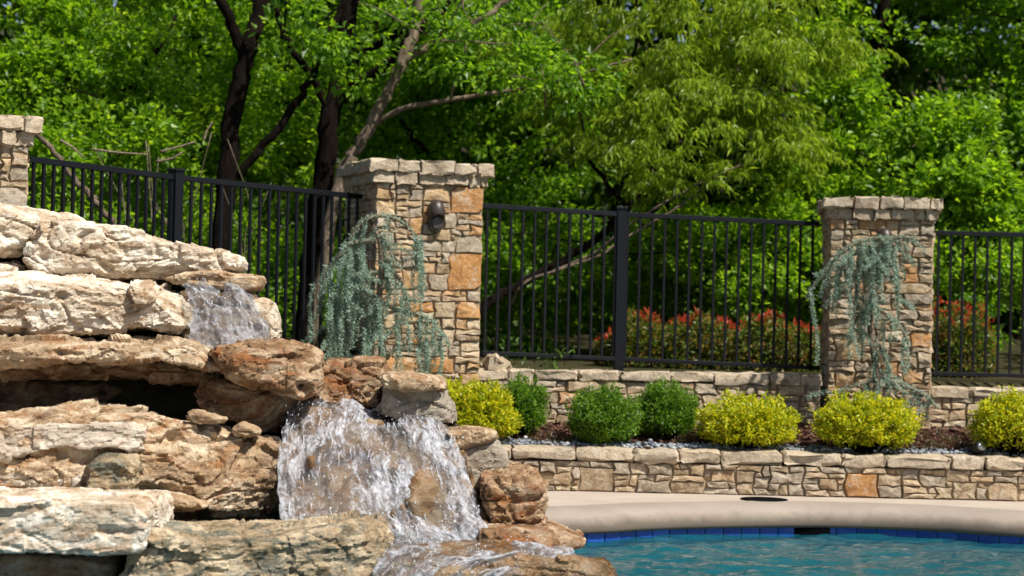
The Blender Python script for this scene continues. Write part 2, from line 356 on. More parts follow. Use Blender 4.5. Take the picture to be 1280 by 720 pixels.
# deck: sheet with the pool as a hole
outer = [Vector((-9, -3, 0)), Vector((9, -3, 0)), Vector((9, 17.2, 0)), Vector((-9, 17.2, 0))]
hole = [EC[i] + EN[i] * .39 for i in range(0, NE, 2)]
pts2 = [(p.x, p.y) for p in outer + hole]
from mathutils.geometry import delaunay_2d_cdt
edges_ = [(i, (i + 1) % 4) for i in range(4)] + [(4 + i, 4 + (i + 1) % len(hole)) for i in range(len(hole))]
rv, re_, rf, *_ = delaunay_2d_cdt([Vector(p) for p in pts2], edges_, [], 0, 1e-5)
hp = [(p.x, p.y) for p in hole]
def inside(x, y, poly):
    c = False; j = len(poly) - 1
    for i in range(len(poly)):
        if (poly[i][1] > y) != (poly[j][1] > y) and x < (poly[j][0] - poly[i][0]) * (y - poly[i][1]) / (poly[j][1] - poly[i][1]) + poly[i][0]: c = not c
        j = i
    return c
keep = []
for f_ in rf:
    cx = sum(rv[i].x for i in f_) / len(f_); cy = sum(rv[i].y for i in f_) / len(f_)
    if not inside(cx, cy, hp): keep.append(list(f_))
tag(pydata("pool_deck", [(v.x, v.y, -.004) for v in rv], keep, M["concrete"]), kind="structure")
# pool shell and water
WZ = -.218
vs = [(p.x + n.x * .055, p.y + n.y * .055, -.15) for p, n in zip(EC, EN)] + [(p.x + n.x * .05, p.y + n.y * .05, -1.5) for p, n in zip(EC, EN)]
fs = [(i, (i + 1) % NE, NE + (i + 1) % NE, NE + i) for i in range(NE)] + [tuple(range(NE, 2 * NE))]
pool_wall = tag(pydata("pool_basin", vs, fs, M["plaster"]), kind="structure")
gx, gy = np.meshgrid(np.linspace(-4.2, 6.4, 8), np.linspace(5, 15, 8))
gx, gy = np.meshgrid(np.arange(-4.4, 7.7, .04), np.arange(5.0, 15.0, .04)); q = np.stack([gx.ravel(), gy.ravel(), 0 * gx.ravel()], 1)
wz = .026 * noise(q * np.array((2.3, 3.4, 1)) + .35 * noise(q * 1.3, 4)[:, None], 41) + .017 * noise(q * np.array((5.5, 8.0, 1)) + .3 * noise(q * 3, 5)[:, None], 42) + .009 * noise(q * np.array((11, 15.0, 1)), 43)
q[:, 2] = WZ + wz; ii = np.arange(gx.size).reshape(gx.shape); qf = np.stack([ii[:-1, :-1], ii[:-1, 1:], ii[1:, 1:], ii[1:, :-1]], -1).reshape(-1, 4)
ep = np.array([(p.x + n.x * .2, p.y + n.y * .2) for p, n in zip(EC, EN)]); cxy = q[qf].mean(1)[:, :2]; ins = np.zeros(len(qf), bool); jx = len(ep) - 1
for ix in range(len(ep)):
    (xa, ya), (xb, yb) = ep[ix], ep[jx]; cond = (ya > cxy[:, 1]) != (yb > cxy[:, 1])
    if abs(yb - ya) > 1e-9: ins ^= cond & (cxy[:, 0] < (xb - xa) * (cxy[:, 1] - ya) / (yb - ya) + xa)
    jx = ix
qf = qf[ins]; us = np.unique(qf); mp_ = np.zeros(len(q), int); mp_[us] = np.arange(len(us))
tag(obj("pool_water", mesh_np("pool_water", q[us], mp_[qf], True), M["water"]), kind="structure")
# waterline tiles
L = [0.0]; 
i0 = 4 * 8 - 10; i1 = 12 * 8
seg = [EC[i % NE] + EN[i % NE] * .052 for i in range(i0, i1)]; segn = [EN[i % NE] for i in range(i0, i1)]
for a, b in zip(seg, seg[1:]): L.append(L[-1] + (b - a).length)
def along(s):
    k = max(0, min(len(L) - 2, int(np.searchsorted(L, s)) - 1)); q = (s - L[k]) / (L[k + 1] - L[k])
    return seg[k].lerp(seg[k + 1], q), segn[k].lerp(segn[k + 1], q).normalized()
bmt = box_bm(.146, .012, .10, .004, 1); tile_me = bpy.data.meshes.new("tile"); bm_ = bmt; bm_.to_mesh(tile_me); bm_.free(); tile_me.materials.append(M["tile"])
skim0, skim1 = onz(972, 664, -.16).x, onz(1044, 664, -.16).x
s = .08; skim_pts = []
while s < L[-1] - .08:
    p, n = along(s)
    if skim0 + .16 < p.x < skim1 - .06 and p.y > 13: skim_pts.append((p, n))
    else:
        o = link(bpy.data.objects.new("tile", tile_me), pool_wall); o.location = (p.x - n.x * .004, p.y - n.y * .004, -.203); o.rotation_euler.z = math.atan2(n.y, n.x) - math.pi / 2
    s += .152
ms = onz(1008, 664, -.16)
sk = box_bm(.76, .22, .085, .01, 1); sko = bm_obj("skimmer_mouth", sk, M["void"], pool_wall, loc=(ms.x, along(L[-1] * .5)[0].y + .0, -.2))  # solid black box: the opening's inner darkness is put into its colour
near = min(range(len(seg)), key=lambda k: abs(seg[k].x - ms.x) if seg[k].y > 13 else 9)
sko.location = (seg[near].x - .13, seg[near].y + .095, -.2)
# surroundings
g0 = -.05; S = 90
vs = [(-S, -S, g0), (S, -S, g0), (S, -2.9, g0), (-S, -2.9, g0), (-8.9, -2.9, g0), (-8.9, 17, g0), (-S, 17, g0), (8.9, -2.9, g0), (8.9, 17, g0), (S, 17, g0)]
tag(pydata("lawn", vs, [(0, 1, 2, 7, 4, 3), (3, 4, 5, 6), (7, 2, 9, 8)], M["lawn"]), kind="structure")
# fence line: (px, top y, bottom y, D)
P1c, P2c, P3c = at(-78, 300, 13.3), at(516, 300, 17.0), at(1097, 300, 17.85)
fl = [Vector((-6.5, 9.0, 0)), Vector((P1c.x, P1c.y + .1, 0)), Vector((*at(220, 222, 14.85).xy, 0)), Vector((P2c.x, P2c.y + .1, 0)), Vector((*at(777, 267, 17.75).xy, 0)), Vector((P3c.x, P3c.y + .1, 0)), Vector((6.0, 18.0, 0)), Vector((9, 18, 0))]
rng = np.random.default_rng(5)
# bank behind the fence
vs, fs = [], []
back = [(.02, .0), (.02, .80), (.12, .87), (1.2, .9), (3.5, .95), (8, 1.3), (20, 4.0), (70, 14)]
for p in fl:
    for d, z in back: vs.append((p.x * (1 + d * .02) , p.y + d + .1, z + (0 if d < .1 else 0)))
Kb = len(back)
for i in range(len(fl) - 1):
    for k in range(Kb - 1): fs.append((i * Kb + k, (i + 1) * Kb + k, (i + 1) * Kb + k + 1, i * Kb + k + 1))
tag(pydata("ground", vs, fs, M["soil"]), kind="structure")
ex = [(-80, 9, .9), (-6.6, 9.2, .9), (-16, 80, 13), (-80, 80, 13), (9, 18.2, .9), (80, 18, .9), (80, 80, 13), (21, 88, 14)]
tag(pydata("ground", [(a, b, c - .02) for a, b, c in ex], [(0, 1, 2, 3), (4, 5, 6, 7)], M["soil"]), kind="structure")

# ------------------------------------------------------------------ masonry
STONES = {"n": 0}
def stone_mesh(outline, depth, rng, proud=.018, bev=.009):
    """outline: list of (u, v) counter-clockwise; returns mesh in (u, -n, v), origin at centre."""
    o = np.array(outline, float); c = o.mean(0); n = len(o)
    d = o - c; ln = np.linalg.norm(d, axis=1, keepdims=True)
    o1 = c + d * (1 - np.minimum(.0028 / ln, .2)); o2 = c + d * (1 - np.minimum((bev + rng.uniform(0, .008, (n, 1))) / ln, .5))
    V = []
    for p in o1: V.append((p[0] - c[0], depth, p[1] - c[1]))
    for p in o1: V.append((p[0] - c[0], .012 + rng.uniform(-.006, .006), p[1] - c[1]))
    tilt = rng.normal(0, .05, 2)
    for p in o2:
        q = p - c; V.append((q[0], -proud + q @ tilt + rng.uniform(-.007, .007), q[1]))
    V.append((rng.uniform(-.01, .01), -proud - rng.uniform(0, .012), rng.uniform(-.01, .01)))
    T = []
    for i in range(n):
        j = (i + 1) % n
        T += [(i, j, n + j), (i, n + j, n + i), (n + i, n + j, 2 * n + j), (n + i, 2 * n + j, 2 * n + i), (2 * n + i, 2 * n + j, 3 * n)]
    return V, T, c
def face(parent, origin, ang, W, H, seed, specials=(), cw=.060, ch=.047, wts=None, mats=None, depth=.10, top_h=None):
    """lay rubble over a W x H face; origin lower-left of the face in parent space, ang = heading of the face's u axis."""
    rng = np.random.default_rng(seed); nc, nr = max(1, round(W / cw)), max(1, round(H / ch)); cw, ch = W / nc, H / nr
    U = np.tile(np.arange(nc + 1) * cw, (nr + 1, 1)); Vv = np.tile((np.arange(nr + 1) * ch)[:, None], (1, nc + 1))
    ju = rng.uniform(-.27, .27, U.shape) * cw; jv = rng.uniform(-.2, .2, U.shape) * ch
    ju[:, 0] = rng.uniform(-.01, .004, nr + 1); ju[:, -1] = rng.uniform(-.004, .01, nr + 1); jv[0] = 0; jv[-1] = 0
    U = U + ju; Vv = Vv + jv
    used = np.zeros((nr, nc), bool); rects = []
    for (a0, a1, b0, b1, mname) in specials:
        c0, c1 = int(round(a0 / cw)), int(round(a1 / cw)); q0, q1 = int(round(b0 / ch)), int(round(b1 / ch))
        c0 = max(0, c0); c1 = min(nc, max(c1, c0 + 1)); q0 = max(0, q0); q1 = min(nr, max(q1, q0 + 1))
        if c0 >= nc or q0 >= nr or used[q0:q1, c0:c1].any(): continue
        used[q0:q1, c0:c1] = True; rects.append((q0, q1, c0, c1, mname))
    sizes = [(2, 1), (3, 1), (1, 1), (2, 2), (3, 2), (4, 2), (4, 1), (3, 3), (1, 2), (5, 2)]
    pw = np.array(wts or [24, 20, 5, 22, 14, 3, 6, 3, 4, .8]); pw = pw / pw.sum()
    for r in range(nr):
        for c in range(nc):
            if used[r, c]: continue
            for _ in range(14):
                a, b = sizes[rng.choice(len(sizes), p=pw)]
                if c + a <= nc and r + b <= nr and not used[r:r + b, c:c + a].any(): break
            else:
                a = b = 1
            if c + a == nc - 1 and not used[r:r + b, nc - 1].any(): a += 1
            used[r:r + b, c:c + a] = True; rects.append((r, r + b, c, c + a, None))
    ux, uy = math.cos(ang), math.sin(ang)
    for (r0_, r1_, c0, c1, mname) in rects:
        out = [(U[r0_, c], Vv[r0_, c]) for c in range(c0, c1)] + [(U[r, c1], Vv[r, c1]) for r in range(r0_, r1_)] + \
              [(U[r1_, c], Vv[r1_, c]) for c in range(c1, c0, -1)] + [(U[r, c0], Vv[r, c0]) for r in range(r1_, r0_, -1)]
        if len(out) > 12: out = out[::2] if len(out) % 2 == 0 else out
        V, T, c = stone_mesh(out, depth, rng, proud=rng.uniform(.004, .028))
        mm = mname or rng.choice(["stone_tan", "stone_grey", "stone_orange"], p=mats or [.66, .24, .10])
        me = mesh_np("stone", V, np.array(T)[:, ::-1] if False else T); me.materials.append(M[mm])
        o = bpy.data.objects.new("stone", me); link(o, parent)
        o.location = (origin[0] + ux * c[0], origin[1] + uy * c[0], origin[2] + c[1]); o.rotation_euler.z = ang
def slab_me(name, lx, ly, lz, rng, bev=.03, rough=.012, mat="stone_cap", cuts=2):
    bm = box_bm(lx, ly, lz); 
    long_e = [e for e in bm.edges if abs(e.verts[0].co.x - e.verts[1].co.x) > lx * .5]
    bmesh.ops.subdivide_edges(bm, edges=long_e, cuts=cuts)
    bmesh.ops.bevel(bm, geom=[e for e in bm.edges if e.calc_face_angle(0) > .5], offset=bev, segments=2, affect='EDGES', profile=.6)
    for v in bm.verts: v.co += Vector(rng.normal(0, rough, 3)) * (1 if abs(v.co.x) < lx * .49 else .6)
    bmesh.ops.recalc_face_normals(bm, faces=bm.faces)
    me = bpy.data.meshes.new(name); bm.to_mesh(me); bm.free(); me.materials.append(M[mat]); me.polygons.foreach_set("use_smooth", [True] * len(me.polygons)); me.set_sharp_from_angle(angle=R(32)); return me
def cap_row(parent, origin, ang, W, dep, h, overhang, seed, lo=.3, hi=.5, name="cap_stone", mat="stone_cap", rough=.012, bev=.03, hv=.012):
    rng = np.random.default_rng(seed); s = 0.0; ux, uy = math.cos(ang), math.sin(ang)
    while s < W - .01:
        l = rng.uniform(lo, hi)
        if W - s - l < lo * .6: l = W - s
        me = slab_me(name, l - .010, dep + rng.uniform(-.02, .02), h + rng.uniform(-hv, hv), rng, min(bev, h * .33), rough, mat)
        o = link(bpy.data.objects.new(name, me), parent); mid = s + l / 2; off = dep / 2 - overhang + rng.uniform(-.012, .012)
        o.location = (origin[0] + ux * mid - uy * off, origin[1] + uy * mid + ux * off, origin[2] + h / 2 + rng.uniform(-.004, .004))
        o.rotation_euler = (rng.normal(0, .006), rng.normal(0, .005), ang + rng.normal(0, .012)); s += l
def core(parent, dx, dy, dz, loc, ang=0):
    o = bm_obj("core", box_bm(dx, dy, dz), M["joint"], parent, loc=loc); o.rotation_euler.z = ang

def pillar(name, label, cx, cy, base, top, rot, seed, specials=(), half=.5):
    e = empty(name, (cx, cy, base), rot); tag(e, label, "pillar", "stone pillars along the fence")
    c1, c2 = .098, .092; H = top - base - c1 - c2; W = 2 * half
    core(e, W - .008, W - .008, H + c2, (0, 0, (H + c2) / 2))
    sp2 = [(a0, a1, H + c1 + c2 - b1, H + c1 + c2 - b0, m) for a0, a1, b0, b1, m in specials]
    face(e, (-half, -half, 0), 0, W, H, seed, sp2)
    face(e, (-half, half, 0), -math.pi / 2, W - .09, H, seed + 1)
    face(e, (half, -half + .09, 0), math.pi / 2, W - .09, H, seed + 2)
    face(e, (half - .09, half, 0), math.pi, W - .18, H, seed + 3)
    for (h, ov, z, lo, hi, sd) in ((c2, .04, H, .10, .24, 11), (c1, .08, H + c2, .15, .30, 17)):
        w2 = half + ov; dp = .3
        cap_row(e, (-w2, -w2, z), 0, 2 * w2, dp, h, 0, seed + sd, lo, hi, "cap_stone", rough=.007, bev=.015)
        cap_row(e, (w2, w2, z), math.pi, 2 * w2, dp, h, 0, seed + sd + 1, lo, hi, rough=.007, bev=.015)
        cap_row(e, (-w2, w2 - dp, z), -math.pi / 2, 2 * w2 - 2 * dp, dp, h, 0, seed + sd + 2, lo, hi, rough=.007, bev=.015)
        cap_row(e, (w2, -w2 + dp, z), math.pi / 2, 2 * w2 - 2 * dp, dp, h, 0, seed + sd + 3, lo, hi, rough=.007, bev=.015)
    core(e, W - .2, W - .2, c1 + c2 - .03, (0, 0, H + (c1 + c2 - .03) / 2 + .003))
    return e
def spx(x0, y0, x1, y1, left=475, wid=130, top=203, m="stone_orange", sc_=146.0):
    k_ = .944 if left == 475 else .896
    return ((x0 - left) / wid * k_, (x1 - left) / wid * k_, (y0 - top) / sc_, (y1 - top) / sc_, m)
sp_p2 = [spx(564, 315, 605, 363, m="stone_rust"), spx(572, 372, 605, 397, m="stone_rust"), spx(518, 374, 545, 390, m="stone_rust"), spx(474, 253, 503, 275), spx(512, 270, 534, 292), spx(568, 234, 606, 262),
         spx(533, 232, 566, 250), spx(510, 332, 533, 357), spx(553, 405, 573, 430, m="stone_tan"), spx(541, 340, 563, 362, m="stone_grey"), spx(555, 263, 574, 282, m="stone_grey"),
         spx(536, 440, 570, 463), spx(494, 440, 528, 460)]
sp_p3 = [spx(1140, 410, 1163, 430, 1028, 137, 247, "stone_rust", 138), spx(1105, 446, 1122, 468, 1028, 137, 247, sc_=138), spx(1124, 455, 1154, 472, 1028, 137, 247, sc_=138),
         spx(1036, 420, 1072, 444, 1028, 137, 247, sc_=138), spx(1068, 270, 1102, 284, 1028, 137, 247, sc_=138), spx(1128, 362, 1163, 379, 1028, 137, 247, "stone_grey", 138),
         spx(1118, 380, 1144, 395, 1028, 137, 247, "stone_grey", 138), spx(1142, 381, 1163, 395, 1028, 137, 247, sc_=138), spx(1040, 462, 1060, 480, 1028, 137, 247, sc_=138)]
p1 = pillar("stone_pillar", "stone pillar beside the highest boulders of the waterfall", P1c.x, P1c.y, .35, at(25, 143, 12.85).z, R(24), 101)
p2 = pillar("stone_pillar", "stone pillar with a fully visible bronze wall light and orange blocks", P2c.x, P2c.y, .42, at(540, 204, 16.65).z, R(19.5), 202, sp_p2, .472)
p3 = pillar("stone_pillar", "stone pillar wrapped by a weeping cedar, between yellow shrubs and red hedges", P3c.x, P3c.y, .40, at(1096, 247, 17.35).z, R(-6), 303, sp_p3, .448)

# low wall round the deck
WD = 15.72
wl_ = tag(empty("retaining_wall", (-2.2, WD, 0)), "low stone retaining wall with thick pale caps along the pool deck", "wall", "retaining walls")
WW = 7.6; hW = .236
core(wl_, WW, .28, hW, (WW / 2, .144, hW / 2))
def lx(px): return at(px, 590, WD).x + 2.2
sw = [(lx(725), lx(770), .02, .20, "stone_orange"), (lx(1052), lx(1100), .0, .21, "stone_orange"), (lx(1236), lx(1270), 0, .16, "stone_tan"), (lx(800), lx(836), .02, .09, "stone_grey"), (lx(840), lx(880), .0, .10, "stone_tan")]
sw = [(a, b, c, d, "stone_rust" if i == 1 else ("stone_tan" if i == 0 else m)) for i, (a, b, c, d, m) in enumerate(sw)]
face(wl_, (0, 0, 0), 0, WW, hW, 404, sw, cw=.066, ch=.048, mats=[.62, .34, .04])
cap_row(wl_, (0, 0, hW + .004), 0, WW, .36, .098, .035, 405, .24, .52, rough=.009, bev=.026)
# upper walls carrying the fence
def upper_wall(a, b, base, top, seed, label):
    d = b - a; W = Vector((d.x, d.y)).length; ang = math.atan2(d.y, d.x)
    e = tag(empty("retaining_wall", (a.x, a.y, base), ang), label, "wall", "retaining walls"); h = top - base - .085
    core(e, W, .28, h, (W / 2, .144, h / 2)); face(e, (0, 0, 0), 0, W, h, seed, (), cw=.068, ch=.05, mats=[.6, .34, .06])
    cap_row(e, (0, 0, h + .004), 0, W, .42, .082, .035, seed + 1, .22, .5, rough=.008, bev=.02, hv=.012)
    return e
ua, ub = at(590, 462, 16.85), at(1026, 470, 17.45)
upper_wall(ua, ub, .40, ua.z, 505, "stone retaining wall under the fence, behind the clipped green bushes")
uc, ud = at(1160, 484, 17.55), at(1420, 489, 17.75)
upper_wall(uc, ud, .38, uc.z, 606, "stone retaining wall under the fence, beside the spotlight and shrub")
ls = tag(obj("loose_stone", slab_me("loose_stone", .2, .16, .13, np.random.default_rng(3), .03, .02), None, None, at(622, 458, 17.0)), "loose angular stone lying on the retaining wall by the pillar", "stone")
ls.rotation_euler = (.1, .35, .4)

# planting bed
bx0, bx1, by0, by1 = -5.0, 6.5, WD + .2, 18.2
nx, ny = 160, 40
X, Y = np.meshgrid(np.linspace(bx0, bx1, nx), np.linspace(by0, by1, ny)); 
def bed_z(x, y): return .292 + np.clip((y - by0) / 1.05, 0, 1) * .168
Zb = bed_z(X, Y) + .016 * fbm(np.stack([X.ravel() * 4, Y.ravel() * 4, 0 * X.ravel()], 1), 3).reshape(X.shape)
idx = np.arange(nx * ny).reshape(ny, nx)
T = np.stack([idx[:-1, :-1], idx[:-1, 1:], idx[1:, 1:], idx[1:, :-1]], -1).reshape(-1, 4)
tag(obj("planting_bed", mesh_np("planting_bed", np.stack([X, Y, Zb], -1), T, True), M["mulch"]), kind="structure")
n = 9000; x = rng.uniform(-1.3, 4.9, n); y = rng.uniform(by0 + .12, by0 + 1.6, n); c = np.stack([x, y, bed_z(x, y) + rng.uniform(.004, .03, n)], 1)
a = rng.uniform(0, 6.3, n); l = rng.uniform(.012, .038, n); ww = rng.uniform(.004, .010, n); dz = rng.uniform(-.5, .5, n) * l
d1 = np.stack([np.cos(a) * l, np.sin(a) * l, dz], 1); d2 = np.stack([-np.sin(a) * ww, np.cos(a) * ww, rng.uniform(-.006, .006, n)], 1)
V = np.stack([c - d1 - d2, c + d1 - d2, c + d1 + d2, c - d1 + d2], 1).reshape(-1, 3)
chips = obj("mulch_chips", mesh_np("mulch_chips", V, np.arange(4 * n).reshape(n, 4)), M["chip"]); tag(chips, "reddish brown bark mulch chips covering the planting bed", "mulch", kind="stuff")
# blue-grey pebbles behind the caps
def blobs_mesh(name, C, S, rng, rot=True):
    ico = bmesh.new(); bmesh.ops.create_icosphere(ico, subdivisions=1, radius=1); bv = np.array([v.co for v in ico.verts]); bf = np.array([[v.index for v in f.verts] for f in ico.faces]); ico.free()
    n = len(C); a = rng.uniform(0, 6.3, n); ca, sa = np.cos(a), np.sin(a)
    P = bv[None] * S[:, None, :]; Q = P.copy(); Q[..., 0] = P[..., 0] * ca[:, None] - P[..., 1] * sa[:, None]; Q[..., 1] = P[..., 0] * sa[:, None] + P[..., 1] * ca[:, None]
    Q = Q * (1 + rng.normal(0, .05, Q.shape)) + C[:, None, :]
    return mesh_np(name, Q.reshape(-1, 3), (bf[None] + (np.arange(n) * len(bv))[:, None, None]).reshape(-1, 3), True)
n = 1100; x = rng.uniform(-.6, 4.9, n); y = by0 + np.abs(rng.normal(0, .085, n)) + .10
Sx = np.stack([rng.uniform(.016, .034, n), rng.uniform(.014, .026, n), rng.uniform(.010, .02, n)], 1)
pb = obj("river_pebbles", blobs_mesh("river_pebbles", np.stack([x, y, bed_z(x, y) + .022 + rng.uniform(0, .022, n)], 1), Sx, rng), M["pebble"]); tag(pb, "strip of blue grey river pebbles behind the low wall caps", "pebbles", kind="stuff")

# ------------------------------------------------------------------ fences
def fence_run(label, pts, posts, spacing=.113):
    """pts: [(px, ytop, ybot, D)...] corners of the rails; posts: indices that carry a post."""
    tops = [at(a, b, d) for a, b, c, d in pts]; bots = [at(a, c, d) for a, b, c, d in pts]
    base = tops[0].copy(); base.z = bots[0].z - .14
    e = tag(empty("metal_fence", base), label, "fence", "black metal fences between pillars")
    def bar(name, a, b, w_, h_):
        d = b - a; L_ = d.length; bm = box_bm(L_, w_, h_, .003, 1); o = bm_obj(name, bm, M["metal"], e)
        o.matrix_local = Matrix.Translation((a + b) / 2 - base) @ d.to_track_quat('X', 'Z').to_matrix().to_4x4()
    pk = bpy.data.meshes.new("picket"); b_ = box_bm(.022, .022, 1.0, .002, 1); b_.to_mesh(pk); b_.free(); pk.materials.append(M["metal"])
    for (ta, tb, ba, bb) in zip(tops, tops[1:], bots, bots[1:]):
        bar("top_rail", ta, tb, .036, .042); bar("bottom_rail", ba, bb, .034, .036)
        L_ = (tb - ta).length; n = max(2, round(L_ / spacing))
        ang = math.atan2(tb.y - ta.y, tb.x - ta.x)
        for k in range(n):
            q = (k + .5) / n; a = ta.lerp(tb, q); b = ba.lerp(bb, q); b = Vector((a.x, a.y, b.z - .02)); h = a.z - b.z
            o = link(bpy.data.objects.new("picket", pk), e); o.location = (a + b) / 2 - base; o.scale = (1, 1, h); o.rotation_euler.z = ang
    for i in posts:
        t_, b_ = tops[i], bots[i]; zt, zb = t_.z + .045, b_.z - .12; h = zt - zb
        a2 = tops[min(i + 1, len(tops) - 1)]; ang = math.atan2(a2.y - t_.y, a2.x - t_.x)
        o = bm_obj("post", box_bm(.086, .086, h, .004, 1), M["metal"], e, loc=Vector((t_.x, t_.y, (zt + zb) / 2)) - base); o.rotation_euler.z = ang
        bm = box_bm(.102, .102, .022, .004, 1); cp_ = bm_obj("post_cap", bm, M["metal"], o, loc=(0, 0, h / 2 + .011))
    return e
fence_run("black metal fence rising behind the top boulders of the waterfall", [(36, 199, 424, 13.25), (220, 222, 430, 14.85), (452, 246, 441, 16.75)], [1])
fence_run("black metal fence with one post between the bronze light pillar and cedar pillar", [(602, 257, 441, 17.2), (777, 268, 449, 17.75), (1024, 280, 460, 17.95)], [1])
fence_run("black metal fence beyond the cedar pillar, in front of a red tipped bush", [(1166, 291, 467, 18.0), (1470, 298, 474, 18.1)], [1])

# ------------------------------------------------------------------ waterfall rocks
ROCKS = []
def rock(name, label, poly, D, T=.7, mat="rock_cream", yaw=.22, bev=.045, amp=1.0, strata=1.0, vox=.0105, seed=None, rise=0.0, lean=0.0, cat="boulder"):
    pts = []
    xs = [p[0] for p in poly]; xm = sum(xs) / len(xs)
    n = len(poly); dense = []
    for i in range(n):
        a, b = poly[i], poly[(i + 1) % n]; k = max(1, int(math.hypot(a[0] - b[0], a[1] - b[1]) / 9))
        for j in range(k): dense.append((a[0] + (b[0] - a[0]) * j / k, a[1] + (b[1] - a[1]) * j / k))
    ym = sum(p[1] for p in dense) / len(dense)
    P = [at(x, y, D + (x - xm) * D / F * yaw) for x, y in dense]
    x0, x1 = min(p.x for p in P), max(p.x for p in P); z0, z1 = min(p.z for p in P), max(p.z for p in P)
    cx, cz = (x0 + x1) / 2, (z0 + z1) / 2; w_, h_ = x1 - x0, z1 - z0; b = min(bev, h_ * .3)
    rings = [(0, b), (b * .45, b * .3), (b * 1.2, 0), (T * .6, 0), (T - b, .01), (T, b)]
    vs, fs = [], []; m = len(P)
    for y_, ins in rings:
        for p in P:
            vs.append((cx + (p.x - cx) * (w_ - 2 * ins) / w_, p.y + y_ + lean * (p.z - z0), cz + (p.z - cz) * (h_ - 2 * ins) / h_ + rise * y_))
    for r in range(len(rings) - 1):
        for i in range(m): fs.append((r * m + i, r * m + (i + 1) % m, (r + 1) * m + (i + 1) % m, (r + 1) * m + i))
    bm = bmesh.new(); bv = [bm.verts.new(v) for v in vs]
    for f_ in fs: bm.faces.new([bv[i] for i in f_])
    for base in (0, (len(rings) - 1) * m):
        edges = []
        f_ = bm.faces.new([bv[base + i] for i in range(m)]); bmesh.ops.triangulate(bm, faces=[f_])
    bmesh.ops.recalc_face_normals(bm, faces=bm.faces)
    o = bm_obj(name, bm, M[mat]); md = o.modifiers.new("r", 'REMESH'); md.mode = 'VOXEL'; md.voxel_size = vox
    tag(o, label, cat); ROCKS.append((o, amp, strata, seed if seed is not None else len(ROCKS) * 7 + 3)); return o
def finish_rocks():
    bpy.context.view_layer.update(); dg = bpy.context.evaluated_depsgraph_get()
    for o, amp, strata, seed in ROCKS:
        ev = o.evaluated_get(dg); me = bpy.data.meshes.new_from_object(ev, depsgraph=dg)
        n = len(me.vertices); co = np.empty(n * 3, np.float32); nn = np.empty(n * 3, np.float32)
        me.vertices.foreach_get("co", co); me.vertices.foreach_get("normal", nn); P = co.reshape(-1, 3).astype(float); N = nn.reshape(-1, 3).astype(float)
        rg_ = np.random.default_rng(seed + 900); c0_ = (P.max(0) + P.min(0)) / 2; ex_ = (P.max(0) - P.min(0)) / 2; Q = (P - c0_) / ex_
        for _ in range(26):                                  # broken planes
            nv_ = unit(rg_.normal(0, 1, 3) * np.array((1, 1.2, 1))); pr = Q @ nv_; ct = pr.max() - rg_.uniform(.03, .17) * amp; ov = np.clip(pr - ct, 0, None); Q = Q - ov[:, None] * nv_ * .93
        P = Q * ex_ + c0_; me.vertices.foreach_set("co", P.astype(np.float32).ravel()); me.update(); me.vertices.foreach_get("normal", nn); N = nn.reshape(-1, 3).astype(float)
        d = .016 * fbm(P * 2.0, 2, seed)
        W_ = P + .05 * np.stack([noise(P * 3, seed + 31), noise(P * 3, seed + 32), noise(P * 3, seed + 33)], 1)
        W_ = P + .02 * np.stack([noise(P * 4, seed + 31), noise(P * 4, seed + 32), noise(P * 4, seed + 33)], 1)
        d = d + .030 * facets(W_ * np.array((2.4, 2.4, 4.4)), seed + 5)
        d = d + .011 * facets(W_ * np.array((6, 6, 12.0)), seed + 6) * (.35 + np.clip(fbm(P * 2.6, 2, seed + 2) + .35, 0, 1))
        d = d + .009 * facets(W_ * np.array((17, 17, 30.0)), seed + 7)
        zs = W_[:, 2] * 15 + .9 * noise(P * np.array((1.1, 1.1, 1.1)), seed + 8) * 2
        lev = np.floor(zs); kf = np.clip((zs - lev - .55) / .45, 0, 1); kf = kf * kf * (3 - 2 * kf)
        def lay(l): return noise(np.stack([W_[:, 0] * .9, W_[:, 1] * .9, l * 3.7 + .31], 1), seed + 9)
        st = lay(lev) * (1 - kf) + lay(lev + 1) * kf
        d = d + strata * .040 * st * (1 - N[:, 2] ** 2) * np.clip(fbm(P * 1.7, 2, seed + 3) + .45, 0, 1)
        d = d + .003 * fbm(P * 24, 3, seed + 11)
        pit = noise(P * np.array((9, 9, 14.0)), seed + 13); d = d - .13 * np.clip(pit - .34, 0, 1)
        rid = 1 - np.abs(noise(W_ * np.array((2.2, 2.2, 4.5)), seed + 15)) * 22; d = d - .02 * np.clip(rid, 0, 1)      # cracks
        P = P + N * (d * amp)[:, None]
        me.vertices.foreach_set("co", P.astype(np.float32).ravel()); me.update()
        me.polygons.foreach_set("use_smooth", np.full(len(me.polygons), False))
        me.name = o.name; o.modifiers.clear(); old = o.data; o.data = me; bpy.data.meshes.remove(old)
        if not me.materials: me.materials.append(M["rock_tan"])
        # origin to the base of the rock
        c = P.mean(0); c[2] = P[:, 2].min(); me.transform(Matrix.Translation(Vector(-c))); o.location = c

